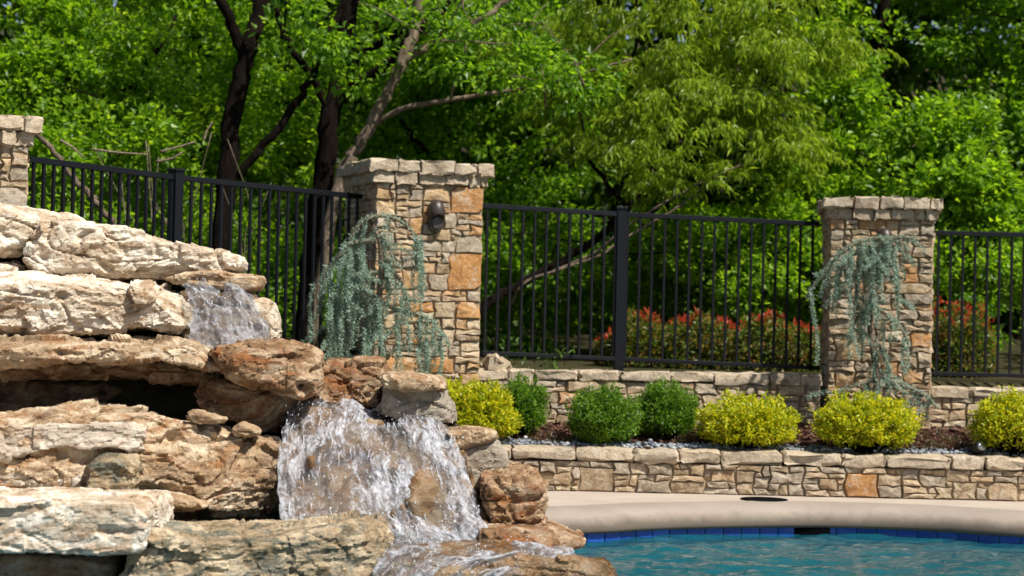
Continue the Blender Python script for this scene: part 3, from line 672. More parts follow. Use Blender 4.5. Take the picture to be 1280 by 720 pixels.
rock("boulder", "highest pale boulder cut off by the pillar, with a rust pocket", [(-150, 255), (-60, 250), (0, 255), (45, 263), (52, 268), (48, 282), (32, 304), (16, 317), (0, 322), (-150, 325)], 11.9, .7, "rock_cream", bev=.05)
rock("boulder", "small pale stone wedged under the highest boulder", [(-60, 324), (0, 326), (20, 332), (25, 342), (0, 346), (-60, 346)], 11.85, .5, "rock_cream", amp=.7)
rock("stone_slab", "long sunlit cream slab sloping down at the top of the waterfall", [(22, 338), (30, 312), (46, 278), (75, 271), (112, 278), (146, 284), (180, 293), (225, 306), (267, 314), (297, 316), (300, 328), (298, 339), (281, 342), (240, 345), (202, 350), (169, 355), (140, 350), (112, 344), (60, 343), (27, 344)], 12.0, .8, "rock_cream", bev=.06, lean=-.15, strata=.4)
rock("stone", "thin pale stone chip behind the long cream slab", [(52, 275), (60, 268), (72, 266), (88, 268), (105, 275), (108, 284), (60, 286)], 12.5, .3, "rock_cream", amp=.6)
rock("stone_slab", "thin jagged ledge of stone above the small upper spill", [(198, 350), (215, 345), (236, 340), (281, 338), (304, 340), (318, 345), (319, 359), (304, 362), (270, 363), (240, 358), (220, 354)], 11.95, .6, "rock_tan", bev=.02, amp=.7)
rock("stone_slab", "thick rounded cream slab beside the small upper spill", [(-150, 348), (0, 347), (50, 345), (85, 345), (120, 348), (160, 353), (197, 354), (222, 364), (233, 386), (236, 404), (228, 414), (200, 417), (170, 411), (120, 418), (0, 423), (-150, 424)], 11.55, .75, "rock_cream", bev=.075, strata=.5, lean=-.1)
rock("boulder", "wet rock face behind the small upper spill", [(222, 362), (245, 357), (300, 356), (312, 372), (334, 398), (344, 440), (225, 440)], 11.95, .5, "rock_wet", amp=.6)
rock("stone", "pale upright stone edging the small upper spill", [(308, 376), (325, 374), (337, 377), (344, 400), (346, 430), (318, 432), (310, 400)], 12.05, .4, "rock_cream", amp=.6)
rock("stone_slab", "jagged overhanging ledge above the dark cavity", [(-150, 430), (0, 428), (56, 424), (121, 426), (157, 419), (180, 420), (197, 425), (233, 429), (258, 445), (274, 458), (277, 467), (255, 467), (230, 459), (200, 450), (170, 454), (130, 457), (90, 452), (30, 459), (0, 461), (-150, 462)], 11.15, .85, "rock_tan", bev=.045, amp=1.1)
rock("boulder", "rust brown rock under the jagged overhanging ledge", [(-150, 455), (60, 452), (150, 450), (230, 455), (262, 470), (255, 482), (200, 476), (100, 474), (-150, 478)], 11.5, .7, "rock_rust", amp=.9)
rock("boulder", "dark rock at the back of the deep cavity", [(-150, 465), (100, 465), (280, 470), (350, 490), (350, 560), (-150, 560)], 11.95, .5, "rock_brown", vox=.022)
rock("boulder", "craggy brown ledge beside the top of the main cascade", [(240, 440), (262, 432), (300, 430), (346, 427), (372, 433), (384, 437), (399, 449), (397, 470), (402, 486), (376, 497), (345, 490), (318, 482), (290, 475), (262, 465)], 11.1, .7, "rock_rust", bev=.05, amp=1.15)
rock("boulder", "shadowed brown rock under the craggy ledge", [(248, 470), (300, 478), (345, 490), (364, 500), (352, 528), (342, 548), (305, 545), (280, 528), (252, 515), (235, 492)], 11.35, .6, "rock_rust")
rock("stone", "small triangular stone in the dark gap by the cascade", [(288, 536), (300, 529), (318, 534), (324, 544), (308, 548), (290, 546)], 11.0, .22, "rock_tan", amp=.5, yaw=0)
rock("stone", "small pale stone lying before the dark cavity", [(228, 520), (240, 513), (262, 518), (282, 524), (276, 531), (240, 530)], 10.95, .22, "rock_tan", amp=.5, yaw=0)
rock("boulder", "dark stained rock beneath the cedar, behind the cascade", [(376, 498), (396, 486), (396, 462), (405, 455), (440, 452), (471, 454), (481, 466), (474, 503), (458, 512), (400, 516)], 11.75, .5, "rock_rust", amp=1.1)
rock("boulder", "flat topped mortared rock at the lip of the main cascade", [(466, 516), (478, 500), (480, 472), (505, 472), (546, 475), (553, 487), (567, 510), (569, 530), (545, 530), (508, 522)], 11.6, .5, "mortar", bev=.03, amp=.7)
rock("stone_slab", "weathered ledge stone capping the mortared rock", [(478, 470), (505, 468), (547, 473), (554, 486), (530, 491), (480, 488)], 11.5, .55, "rock_tan", bev=.025, amp=.8)
rock("boulder", "rounded tan boulder with a hollow side, left of the main cascade", [(-150, 512), (0, 520), (56, 513), (124, 509), (169, 510), (211, 516), (248, 526), (281, 540), (335, 550), (380, 560), (402, 597), (402, 648), (262, 648), (246, 622), (197, 612), (150, 614), (-150, 640)], 10.75, .9, "rock_tan", bev=.12, amp=1.2, yaw=.3)
rock("stone_slab", "pale grey slab with a broken lower edge and mortar gap beneath", [(-150, 527), (0, 527), (56, 530), (120, 530), (180, 529), (182, 548), (179, 565), (169, 569), (150, 562), (132, 559), (100, 564), (84, 558), (60, 563), (28, 573), (0, 574), (-150, 575)], 10.55, .6, "rock_grey", bev=.02, amp=.75)
rock("stone", "mottled block with an orange end under the grey slab", [(102, 590), (112, 578), (124, 572), (145, 576), (160, 579), (167, 584), (166, 625), (105, 625)], 10.45, .5, "rock_green", bev=.025, amp=.7)
rock("stone", "crumbly grey rubble stone under the grey slab", [(-150, 592), (6, 591), (35, 583), (56, 580), (80, 582), (104, 579), (108, 610), (-150, 612)], 10.5, .5, "rock_grey", amp=1.0)
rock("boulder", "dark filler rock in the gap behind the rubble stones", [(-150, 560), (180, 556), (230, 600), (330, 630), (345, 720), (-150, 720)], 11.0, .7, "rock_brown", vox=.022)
rock("stone", "pointed tan wedge of stone in the hollow of the boulder", [(193, 624), (200, 618), (226, 624), (257, 634), (244, 641), (205, 640)], 10.6, .35, "rock_tan", amp=.5, yaw=0)
rock("stone_slab", "big greenish slab with a tan top below the main cascade", [(148, 668), (183, 666), (253, 672), (330, 673), (400, 664), (455, 656), (486, 652), (490, 662), (481, 690), (466, 725), (462, 800), (148, 800)], 10.1, .85, "rock_green", bev=.04, amp=.9, rise=.0, yaw=.35)
rock("stone_slab", "foremost smooth pale block with an orange tinted top", [(-150, 624), (0, 624), (60, 624), (135, 624), (178, 626), (183, 640), (182, 664), (174, 694), (112, 697), (0, 696), (-150, 694)], 9.7, .9, "rock_cream", bev=.035, amp=.6, strata=.4, yaw=.1)
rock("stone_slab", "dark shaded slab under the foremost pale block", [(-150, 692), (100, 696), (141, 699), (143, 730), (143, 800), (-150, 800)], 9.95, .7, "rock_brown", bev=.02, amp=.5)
rock("stone_slab", "small flat stone on mortar right of the main cascade", [(556, 540), (580, 537), (604, 537), (621, 541), (623, 549), (600, 555), (570, 562)], 11.45, .45, "rock_tan", bev=.02, amp=.6)
rock("stone", "grey mortar bank under the small flat stone", [(562, 556), (622, 550), (634, 570), (638, 592), (640, 620), (575, 620)], 11.5, .4, "mortar", bev=.03, amp=.45)
rock("boulder", "sunlit pitted brown boulder at the edge of the deck", [(597, 604), (604, 595), (633, 591), (671, 591), (680, 602), (682, 630), (681, 660), (654, 668), (608, 660), (600, 630)], 11.1, .6, "rock_rust", bev=.05, amp=1.1)
rock("stone_slab", "low brown ledge rock reaching into the pool", [(596, 664), (640, 660), (690, 663), (718, 669), (737, 677), (720, 686), (690, 700), (600, 720)], 10.85, .6, "rock_rust", bev=.05, amp=.8)
rock("boulder", "wet domed rock under the lowest spill into the pool", [(466, 702), (500, 694), (567, 692), (633, 692), (700, 696), (745, 703), (770, 714), (778, 730), (780, 800), (466, 800)], 10.35, .75, "rock_wet", bev=.09, amp=.8)

# chute rock behind the main cascade follows the water rows
FALL = [((374, 500), (552, 520), 11.78), ((358, 518), (562, 533), 11.45), ((350, 556), (578, 573), 11.20), ((347, 604), (592, 614), 11.05), ((352, 645), (606, 656), 10.92), ((362, 678), (622, 690), 10.82)]
def rows_surface(rows, nu, nv, amp, seed, back=0.0, streak=(9, 3), bulge=0.0, yaw=.2):
    R_ = [(at(a[0], a[1], D - (b[0] - a[0]) / 2 * D / F * yaw), at(b[0], b[1], D + (b[0] - a[0]) / 2 * D / F * yaw)) for a, b, D in rows]
    Lp = smooth_path([r[0] for r in R_], 12); Rp = smooth_path([r[1] for r in R_], 12); k = np.linspace(0, len(Lp) - 1, nv)
    def samp(P): A = np.array([tuple(p) for p in P]); return np.stack([np.interp(k, np.arange(len(P)), A[:, i]) for i in range(3)], 1)
    A, B = samp(Lp), samp(Rp); u = np.linspace(0, 1, nu)
    G = A[:, None] * (1 - u)[None, :, None] + B[:, None] * u[None, :, None]
    uu, vv = np.meshgrid(u, np.linspace(0, 1, nv)); q = np.stack([uu.ravel() * streak[0], vv.ravel() * streak[1], np.full(uu.size, seed * 1.7)], 1)
    big = fbm(np.stack([uu.ravel() * 3.5, vv.ravel() * 2.5, np.full(uu.size, 3.3)], 1), 3, 77).reshape(uu.shape)
    st = fbm(q, 4, seed).reshape(uu.shape)
    N = np.zeros_like(G); N[..., 1] = -.8; N[..., 2] = .6
    return G, uu, vv, N, big, st
def grid_faces(nu, nv): i = np.arange(nu * nv).reshape(nv, nu); return np.stack([i[:-1, :-1], i[1:, :-1], i[1:, 1:], i[:-1, 1:]], -1).reshape(-1, 4)
def chute(label, rows, mat, seed):
    nu, nv = 90, 90; G, uu, vv, N, big, st = rows_surface(rows, nu, nv, 0, seed)
    kn = sum(a_ * np.exp(-((uu - u_) / su) ** 2 - ((vv - v_) / sv) ** 2) for u_, v_, a_, su, sv in ((.69, .60, .088, .10, .14), (.58, .74, .07, .07, .05), (.50, .17, .065, .16, .04), (.16, .50, .085, .03, .06)))
    P = G + N * (-.05 + .09 * big + kn)[..., None]; q = P.reshape(-1, 3)
    d = .03 * facets(q * 9, seed) + .012 * fbm(q * 20, 3, seed); q = q + N.reshape(-1, 3) * d[:, None]
    edge = np.concatenate([np.arange(nu), np.arange(nu - 1, nu * nv, nu)[1:], np.arange(nu * nv - 2, nu * (nv - 1) - 1, -1), np.arange(nu * (nv - 2), 0, -nu)])
    bk = q[edge] + np.array((0, .45, -.1)); n0 = len(q); Vv = np.vstack([q, bk]); ne = len(edge)
    Fs = np.vstack([grid_faces(nu, nv), np.array([(edge[i], edge[(i + 1) % ne], n0 + (i + 1) % ne, n0 + i) for i in range(ne)])])
    me = mesh_np("boulder", Vv, Fs, True); o = obj("boulder", me, M[mat]); tag(o, label, "boulder"); return o
chute("broad wet chute rock carrying the main cascade", [((r[0][0] + 2, r[0][1] - 1), (r[1][0] + 8, r[1][1] - 1), r[2]) for r in FALL], "rock_wet", 21)
finish_rocks()

def fall(name, label, rows, mat, seed, nu=170, nv=150, amp=.020, lift=.012, streak=(13, 6)):
    G, uu, vv, N, big, st = rows_surface(rows, nu, nv, amp, seed, streak=streak)
    edge_f = np.minimum(1, np.minimum(uu, 1 - uu) * 9)
    fine = fbm(np.stack([uu.ravel() * streak[0] * 3, vv.ravel() * streak[1] * 5, np.full(uu.size, 9.1)], 1), 3, seed + 4).reshape(uu.shape)
    P = G + N * (lift + .09 * big * (1 - 0) + amp * st * 1.2 + amp * .35 * fine)[..., None]
    P[..., 0] += .02 * fbm(np.stack([vv.ravel() * 9, uu.ravel() * 3, np.full(uu.size, 2.2)], 1), 3, seed + 7).reshape(uu.shape)
    me = mesh_np(name, P, grid_faces(nu, nv), True); uvl = me.uv_layers.new(name="flow")
    uvf = np.stack([uu.ravel(), vv.ravel()], 1)[grid_faces(nu, nv).ravel()]; uvl.data.foreach_set("uv", uvf.astype(np.float32).ravel())
    o = obj(name, me, M[mat]); tag(o, label, "water", kind="stuff"); return P
f1 = fall("falling_water", "white water of the main cascade tumbling over brown rock", FALL, "fall", 5)
f2 = fall("falling_water", "small upper spill of thin water beside the cream slab", [((228, 358), (300, 356), 12.0), ((234, 366), (311, 368), 11.82), ((238, 392), (330, 394), 11.75), ((236, 434), (344, 432), 11.68)], "fall_thin", 8, 90, 90, .012)
f3 = fall("falling_water", "lowest foaming spill running over the wet domed rock", [((482, 664), (640, 664), 11.0), ((476, 680), (700, 682), 10.75), ((474, 692), (716, 694), 10.45), ((470, 706), (640, 712), 10.28), ((462, 740), (600, 745), 10.2)], "fall", 12, 150, 110, .02)
def threads(F_, n, rng, V, Fc, out=.05, lmin=8, lmax=34):
    nv, nu, _ = F_.shape
    for k in range(n):
        j = int(rng.integers(2, nu - 2)); i0_ = int(rng.integers(0, nv - lmax - 2)); m = int(rng.integers(lmin, lmax)); off = Vector((rng.normal(0, .012), -abs(rng.normal(.006, out * .5)), abs(rng.normal(0, out * .3)))); path = []
        for q in range(0, m + 1, max(1, m // 5)):
            jj = min(nu - 1, max(0, j + int(round(rng.normal(0, .25))))); w_ = math.sin(math.pi * q / m); path.append(Vector(F_[min(nv - 1, i0_ + q), jj]) + off * (.35 + .65 * w_))
        r_ = rng.uniform(.0012, .0036); b0 = len(V); tube_geo(path, r_, r_ * .25, 5, V, Fc)
tV, tF = [], []
threads(f1, 90, rng, tV, tF, .05, 5, 20); threads(f3, 25, rng, tV, tF, .03, 5, 18); threads(f2, 20, rng, tV, tF, .02, 4, 12)
tag(pydata("water_threads", tV, tF, M["thread"], None, True), "thin bright threads of water running down the cascades", "water", kind="stuff")
f1, f2, f3 = (x.reshape(-1, 3) for x in (f1, f2, f3))
n = 1200; sel = np.concatenate([f1[rng.integers(0, len(f1), 800)], f2[rng.integers(0, len(f2), 100)], f3[rng.integers(0, len(f3), 300)]])
C = sel + np.stack([rng.normal(0, .035, n), -np.abs(rng.normal(.04, .05, n)), rng.normal(.02, .04, n)], 1); r_ = .0012 + .0035 * rng.uniform(0, 1, n) ** 2.2
sp = obj("splash_drops", blobs_mesh("splash_drops", C, np.stack([r_, r_, r_ * rng.uniform(.8, 2.2, n)], 1), rng), M["drop"]); tag(sp, "loose water drops thrown up by the cascade", "water", kind="stuff")
# earth behind the rocks
em = [(-150, 330), (60, 300), (180, 320), (285, 352), (320, 400), (360, 452), (470, 478), (545, 500), (600, 560), (655, 620), (672, 690), (650, 740), (-150, 740)]
fr_ = [at(x, y, 12.2 - .5 * max(0, (y - 400) / 300)) for x, y in em]; bk_ = [Vector((p.x, p.y + 1.1, min(p.z, .9) - .15)) for p in fr_]
ne = len(fr_); tag(pydata("earth_mound", fr_ + bk_, [tuple(range(ne))[::-1], tuple(range(ne, 2 * ne))] + [(i, (i + 1) % ne, ne + (i + 1) % ne, ne + i) for i in range(ne)], M["soil"]), kind="structure")

# ------------------------------------------------------------------ foliage
def leaves(C, D, L_, W_, rng, fold=.18, curl=.12):
    """one folded pointed leaf per row; C base points, D directions."""
    n = len(C); D = unit(D); ref = rng.normal(0, .55, (n, 3)) + np.array((0, -.15, 1.0)); S_ = unit(np.cross(D, ref)); U = np.cross(S_, D)
    L_ = np.broadcast_to(np.asarray(L_, float), (n,))[:, None]; W_ = np.broadcast_to(np.asarray(W_, float), (n,))[:, None]
    mid = C + D * L_ * .45
    V = np.stack([C, mid - S_ * W_ * .5 + U * W_ * fold, C + D * L_ - U * L_ * curl, mid + S_ * W_ * .5 + U * W_ * fold], 1)
    i = np.arange(n)[:, None] * 4
    return V.reshape(-1, 3), np.concatenate([np.concatenate([i, i + 3, i + 2], 1), np.concatenate([i, i + 2, i + 1], 1)])
def leaf_obj(name, sets, m, parent=None, base=None):
    Vs, Ts, k = [], [], 0
    for V, T in sets: Vs.append(V); Ts.append(T + k); k += len(V)
    V = np.vstack(Vs)
    if base is not None: V = V - np.array(base)
    return obj(name, mesh_np(name, V, np.vstack(Ts)), m, parent)
def pxblob(b):
    px, py, D, rx, rz = b[:5]; s = D / F; c = at(px, py, D); return np.array(c), np.array((rx * s, rx * s * .75, rz * s))
def clump_leaves(blobs, rng, per=60, cr_=.27, L_=.085, W_=.05, up=.25, droop=.35):
    """crown of many clumps: blobs = (px, py, D, rx, rz, clumps)"""
    CC, DD = [], []
    for b in blobs:
        c, r = pxblob(b); n = int(b[5])
        d = unit(rng.normal(0, 1, (n, 3))); cc = c + d * r * rng.uniform(.35, 1.05, (n, 1)) ** .6
        q = rng.normal(0, 1, (n, per, 3)); q = unit(q) * rng.uniform(.2, 1, (n, per, 1)) ** .6
        size = cr_ * rng.uniform(.55, 1.25, (n, 1, 1)); off = q * size * np.array((1, 1, .62))
        CC.append((cc[:, None] + off).reshape(-1, 3)); dd = q + rng.normal(0, .6, q.shape) + d[:, None] * .4 + np.array((0, -.1, up - droop)); DD.append(dd.reshape(-1, 3))
    C, D = np.vstack(CC), np.vstack(DD); n = len(C); l = L_ * rng.uniform(.6, 1.25, n)
    return leaves(C, D, l, l * W_ / L_ * rng.uniform(.8, 1.2, n), rng)
def strand_leaves(blobs, rng, L_=.11, W_=.023, length=(.24, .50)):
    CC, DD = [], []
    for b in blobs:
        c, r = pxblob(b); n = int(b[5]); ncl = max(3, n // 13); dc = unit(rng.normal(0, 1, (ncl, 3))); ctr = c + dc * r * rng.uniform(.25, 1.05, (ncl, 1)) ** .5
        kk = rng.integers(0, ncl, n); st = ctr[kk] + rng.normal(0, 1, (n, 3)) * np.array((.13, .11, .08)); d = dc[kk] * .7 + rng.normal(0, .5, (n, 3))
        for k in range(n):
            ln = rng.uniform(*length); m = int(ln / .022); s_ = np.linspace(0, 1, m); out = unit(np.array((d[k][0] + rng.normal(0, .5), d[k][1] + rng.normal(0, .5), 0)))
            p = st[k] + out * (ln * .75 * s_ ** .8)[:, None] + np.array((0, 0, 1)) * (-ln * .55 * s_ ** 1.8 + .12 * s_)[:, None]
            CC.append(p + rng.normal(0, .008, p.shape)); DD.append(out * .35 + rng.normal(0, .42, p.shape) + np.array((0, 0, -.75)))
    C, D = np.vstack(CC), np.vstack(DD); n = len(C)
    return leaves(C, D, L_ * rng.uniform(.6, 1.2, n), W_ * rng.uniform(.8, 1.3, n), rng, .1, .25)
def limb(name, pts, ra, rb, m, parent, base, sides=9, seed=1):
    rg = random.Random(seed); path = smooth_path([at(*p) if len(p) == 3 and p[2] > 5 else Vector(p) for p in pts], 6)
    for p in path[1:-1]: p += Vector((rg.gauss(0, .012), rg.gauss(0, .012), 0))
    V, Fc = tube_geo([p - Vector(base) for p in path], ra, rb, sides, wob=.10, rng=rg); return pydata(name, V, Fc, m, parent, True)
def twigs(name, blobs, m, parent, base, rng, n=40, rad=.012):
    V, Fc = [], []; rg = random.Random(4)
    for _ in range(n):
        b = blobs[rng.integers(len(blobs))]; c, r = pxblob(b); p0 = Vector(c + rng.normal(0, .35, 3) * r - np.array((0, 0, r[2] * .4))); d = Vector((rng.normal(0, .8), rng.normal(0, .4), rng.uniform(.1, 1))).normalized(); ln = rng.uniform(.5, 1.4)
        path = [p0 + d * ln * q + Vector((0, 0, -.15 * q * q)) + Vector(rng.normal(0, .02, 3)) for q in (0, .33, .66, 1)]
        tube_geo([p - Vector(base) for p in path], rad, rad * .3, 4, V, Fc)
    return tag(pydata(name, V, Fc, m, parent, True), kind="stuff")
def tree(name, label, cat, base_px, trunk, branches, blobs, lm, bark_m, seed, per=60, cr_=.27, L_=.085, W_=.05, strands=None, rad=(.11, .05), group=None, tw=40, extra=None):
    rng = np.random.default_rng(seed); base = at(*base_px); base.z = .9
    e = tag(empty(name, base), label, cat, group)
    tr = limb("trunk", trunk, rad[0], rad[1], bark_m, e, base, 12, seed)
    for k, (pts, ra, rb) in enumerate(branches): limb("branch", pts, ra, rb, bark_m, e, base, 8, seed + k + 1)
    sets = []
    if blobs: sets.append(clump_leaves(blobs, rng, per, cr_, L_, W_))
    if strands: sets.append(strand_leaves(strands, rng))
    leaf_obj("crown", sets, lm, e, base)
    if tw: twigs("twigs", blobs or strands, bark_m, e, base, rng, tw)
    return e
G1 = "trees behind the fence"
# left mass
tree("broadleaf_tree", "dense sunlit green tree behind the fence by the highest boulders", "tree", (60, 400, 19.5), [(60, 440, 19.5), (70, 300, 20), (90, 120, 20.6), (100, -120, 21), (110, -300, 21)],
     [([(75, 250, 20.2), (20, 150, 20), (-30, 60, 20)], .05, .02), ([(85, 180, 20.4), (170, 100, 20.6), (220, 20, 21)], .05, .02)],
     [(30, 30, 20.6, 110, 90, 62), (120, 90, 20.3, 110, 90, 72), (20, 130, 19.9, 90, 70, 50), (130, 190, 19.6, 100, 70, 52), (30, 220, 19.0, 90, 60, 40), (150, -60, 21, 140, 90, 55), (0, -90, 21, 140, 90, 45), (70, 310, 18.6, 130, 60, 42)],
     M["leaf_bright"], M["bark_dark"], 11, 70, .27, .085, .052, tw=50, group=G1)
tree("broadleaf_tree", "leafy green tree behind the dark forked trunk", "tree", (230, 400, 22), [(230, 440, 22), (235, 300, 22), (245, 120, 22.2), (240, -150, 22.4)],
     [([(235, 250, 22), (180, 170, 21.5), (150, 120, 21.3)], .04, .015), ([(240, 200, 22), (300, 130, 21.8)], .04, .015)],
     [(230, 60, 21.6, 100, 90, 62), (230, 180, 21, 100, 80, 52), (330, 90, 22.6, 90, 100, 52), (340, 220, 22.4, 90, 80, 40), (220, 290, 20.0, 110, 60, 36), (250, -80, 22, 150, 90, 52), (350, 330, 21.5, 110, 60, 26)],
     M["leaf_bright"], M["bark_dark"], 12, 70, .27, .085, .052, tw=50, group=G1)
# dark trunks
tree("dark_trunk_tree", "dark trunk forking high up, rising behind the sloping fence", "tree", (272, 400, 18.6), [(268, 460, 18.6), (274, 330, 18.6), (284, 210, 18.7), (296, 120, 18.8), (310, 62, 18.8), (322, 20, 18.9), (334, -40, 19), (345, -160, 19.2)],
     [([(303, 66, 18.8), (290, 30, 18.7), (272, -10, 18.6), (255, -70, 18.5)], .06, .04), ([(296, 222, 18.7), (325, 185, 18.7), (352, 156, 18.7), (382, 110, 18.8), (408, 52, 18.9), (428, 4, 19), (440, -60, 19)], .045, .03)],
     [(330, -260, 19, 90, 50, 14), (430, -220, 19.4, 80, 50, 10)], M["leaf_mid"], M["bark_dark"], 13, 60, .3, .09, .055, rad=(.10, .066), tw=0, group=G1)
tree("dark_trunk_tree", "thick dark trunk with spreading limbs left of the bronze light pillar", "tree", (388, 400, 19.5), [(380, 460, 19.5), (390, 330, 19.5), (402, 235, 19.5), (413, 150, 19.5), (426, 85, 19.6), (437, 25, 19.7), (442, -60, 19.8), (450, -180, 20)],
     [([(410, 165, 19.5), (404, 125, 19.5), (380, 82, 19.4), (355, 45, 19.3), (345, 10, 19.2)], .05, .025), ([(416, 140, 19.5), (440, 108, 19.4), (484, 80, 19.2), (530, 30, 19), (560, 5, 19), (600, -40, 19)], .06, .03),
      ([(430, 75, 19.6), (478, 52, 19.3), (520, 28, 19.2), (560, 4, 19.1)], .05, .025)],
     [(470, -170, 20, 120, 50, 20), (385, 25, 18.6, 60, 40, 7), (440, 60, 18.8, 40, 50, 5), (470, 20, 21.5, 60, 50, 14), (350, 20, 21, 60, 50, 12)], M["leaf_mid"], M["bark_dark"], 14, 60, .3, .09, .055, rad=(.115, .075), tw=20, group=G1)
tree("leaning_tree", "grey barked trunk leaning out behind the bronze light pillar", "tree", (400, 400, 18.8), [(385, 440, 18.8), (410, 290, 18.8), (424, 228, 18.8), (441, 193, 18.8), (464, 157, 18.8), (489, 105, 18.9), (509, 60, 18.9), (522, 20, 19), (530, -60, 19)],
     [([(466, 158, 18.8), (500, 137, 18.7), (561, 125, 18.6), (625, 115, 18.6), (682, 105, 18.7), (722, 93, 18.8), (790, 74, 19)], .032, .010), ([(500, 80, 18.9), (520, 66, 18.9), (561, 48, 18.9), (600, 24, 18.9), (634, 0, 19), (680, -40, 19)], .045, .02),
      ([(561, 125, 18.6), (575, 90, 18.7), (585, 40, 18.7), (580, 0, 18.8)], .014, .008)],
     [(560, -150, 19.5, 110, 50, 16), (545, 45, 18.3, 80, 45, 10), (640, 85, 18.3, 70, 40, 9), (720, 100, 18.5, 60, 40, 8), (600, 20, 20.5, 70, 40, 14)], M["leaf_mid"], M["bark_grey"], 15, 60, .28, .085, .05, rad=(.06, .05), tw=14, group=G1)
# centre
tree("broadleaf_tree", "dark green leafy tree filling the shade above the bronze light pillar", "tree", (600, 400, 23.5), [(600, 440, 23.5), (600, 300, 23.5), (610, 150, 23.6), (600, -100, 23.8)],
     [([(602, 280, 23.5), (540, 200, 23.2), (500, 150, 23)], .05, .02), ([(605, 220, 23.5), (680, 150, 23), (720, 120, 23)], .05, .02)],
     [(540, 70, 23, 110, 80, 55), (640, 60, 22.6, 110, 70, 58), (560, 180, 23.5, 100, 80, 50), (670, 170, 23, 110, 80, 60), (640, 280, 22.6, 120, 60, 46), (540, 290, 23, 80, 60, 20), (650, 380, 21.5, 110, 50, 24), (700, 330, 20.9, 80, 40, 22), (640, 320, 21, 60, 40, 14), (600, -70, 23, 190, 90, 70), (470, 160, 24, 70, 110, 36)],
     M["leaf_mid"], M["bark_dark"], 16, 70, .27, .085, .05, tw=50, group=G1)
# willow
tree("willow_tree", "leaning willow with feathery yellow green leaves above the fence", "tree", (600, 400, 20.2), [(585, 420, 20.1), (607, 382, 20.1), (660, 350, 20.2), (729, 310, 20.3), (784, 262, 20.4), (820, 230, 20.4), (872, 190, 20.5), (920, 148, 20.6), (950, 90, 20.7), (965, -10, 20.8)],
     [([(820, 230, 20.4), (800, 170, 20.7), (790, 90, 21), (800, -20, 21)], .035, .014), ([(872, 190, 20.5), (880, 110, 20.8), (870, 20, 21)], .03, .012), ([(784, 262, 20.4), (740, 200, 20.8), (720, 120, 21)], .03, .012)], None,
     M["leaf_willow"], M["bark_dark"], 17, strands=[(780, 40, 20.9, 100, 60, 190), (880, 50, 20.5, 110, 70, 250), (860, 140, 20.2, 100, 70, 230), (940, 180, 20.3, 80, 70, 170), (770, 150, 20.9, 80, 60, 120), (980, 40, 20.9, 80, 60, 150), (960, 105, 20.6, 80, 60, 140), (820, 220, 20.6, 80, 40, 90), (700, 80, 21.3, 70, 60, 80), (870, -70, 20.9, 190, 70, 190)], rad=(.055, .016), tw=0, group=G1)
for k, pts in enumerate([[(640, 380, 20.0), (659, 351, 19.9), (739, 324, 19.9), (784, 296, 19.9), (833, 268, 19.9), (868, 244, 19.9), (886, 228, 19.9), (905, 215, 19.9)], [(690, 340, 20), (739, 318, 19.95), (790, 280, 19.9), (847, 243, 19.9), (890, 222, 19.9), (930, 205, 19.9)]]):
    limb("branch", pts, .017, .007, M["bark_grey"], None, (0, 0, 0), 7, 60 + k)
    b = COL.objects[-1]; wt = [o for o in COL.objects if o.name.startswith("willow_tree")][0]; b.parent = wt; b.location = -wt.location
# right side
tree("maple_tree", "rounded bright green young maple behind the cedar pillar", "tree", (1180, 400, 21), [(1180, 440, 21), (1182, 330, 21), (1186, 220, 21), (1190, 120, 21)], [([(1183, 300, 21), (1150, 240, 20.8)], .03, .01), ([(1185, 260, 21), (1225, 200, 20.8)], .03, .01)],
     [(1185, 170, 20.6, 62, 50, 40), (1170, 235, 20.4, 82, 50, 52), (1225, 260, 20.4, 60, 50, 34), (1120, 270, 20.8, 50, 40, 24), (1200, 330, 20.2, 80, 40, 24), (1260, 320, 20.2, 60, 50, 24)], M["leaf_bright"], M["bark_dark"], 18, 70, .24, .09, .062, rad=(.05, .02), tw=20, group=G1)
tree("maple_tree", "bright green leafy tree between the willow and cedar pillar", "tree", (1030, 400, 22), [(1030, 440, 22), (1035, 320, 22), (1045, 200, 22), (1055, 60, 22.2)], [([(1036, 300, 22), (990, 240, 21.8)], .03, .01), ([(1042, 230, 22), (1090, 170, 21.8)], .03, .01)],
     [(1060, 150, 21.8, 70, 60, 44), (1010, 220, 21.4, 70, 60, 44), (1080, 220, 21.6, 60, 60, 34), (960, 290, 21, 70, 40, 36), (1000, 340, 20.8, 90, 45, 46), (880, 330, 21.2, 80, 45, 40), (880, 310, 20.6, 90, 45, 30), (950, 360, 20.4, 70, 30, 18), (1060, 60, 22, 70, 50, 26), (1050, -50, 22.4, 110, 60, 36)], M["leaf_bright"], M["bark_dark"], 19, 70, .25, .085, .058, rad=(.07, .03), tw=24, group=G1)
tree("broadleaf_tree", "shady tree with sunlit patches beyond the rounded young maple", "tree", (1290, 400, 23), [(1290, 440, 23), (1285, 300, 23), (1280, 120, 23.2), (1270, -150, 23.5)], [([(1285, 260, 23), (1240, 150, 23)], .05, .02), ([(1282, 150, 23), (1200, 40, 23.4)], .05, .02)],
     [(1255, 130, 22.8, 55, 50, 26), (1220, 50, 23, 70, 40, 28), (1290, 40, 22.6, 70, 60, 34), (1200, -30, 23.4, 90, 50, 36), (1300, 220, 22.4, 60, 60, 30), (1150, -90, 23.4, 150, 70, 56), (1250, -180, 23, 190, 90, 70), (1060, -190, 23, 150, 80, 50)], M["leaf_mid"], M["bark_dark"], 20, 70, .27, .09, .055, tw=40, group=G1)
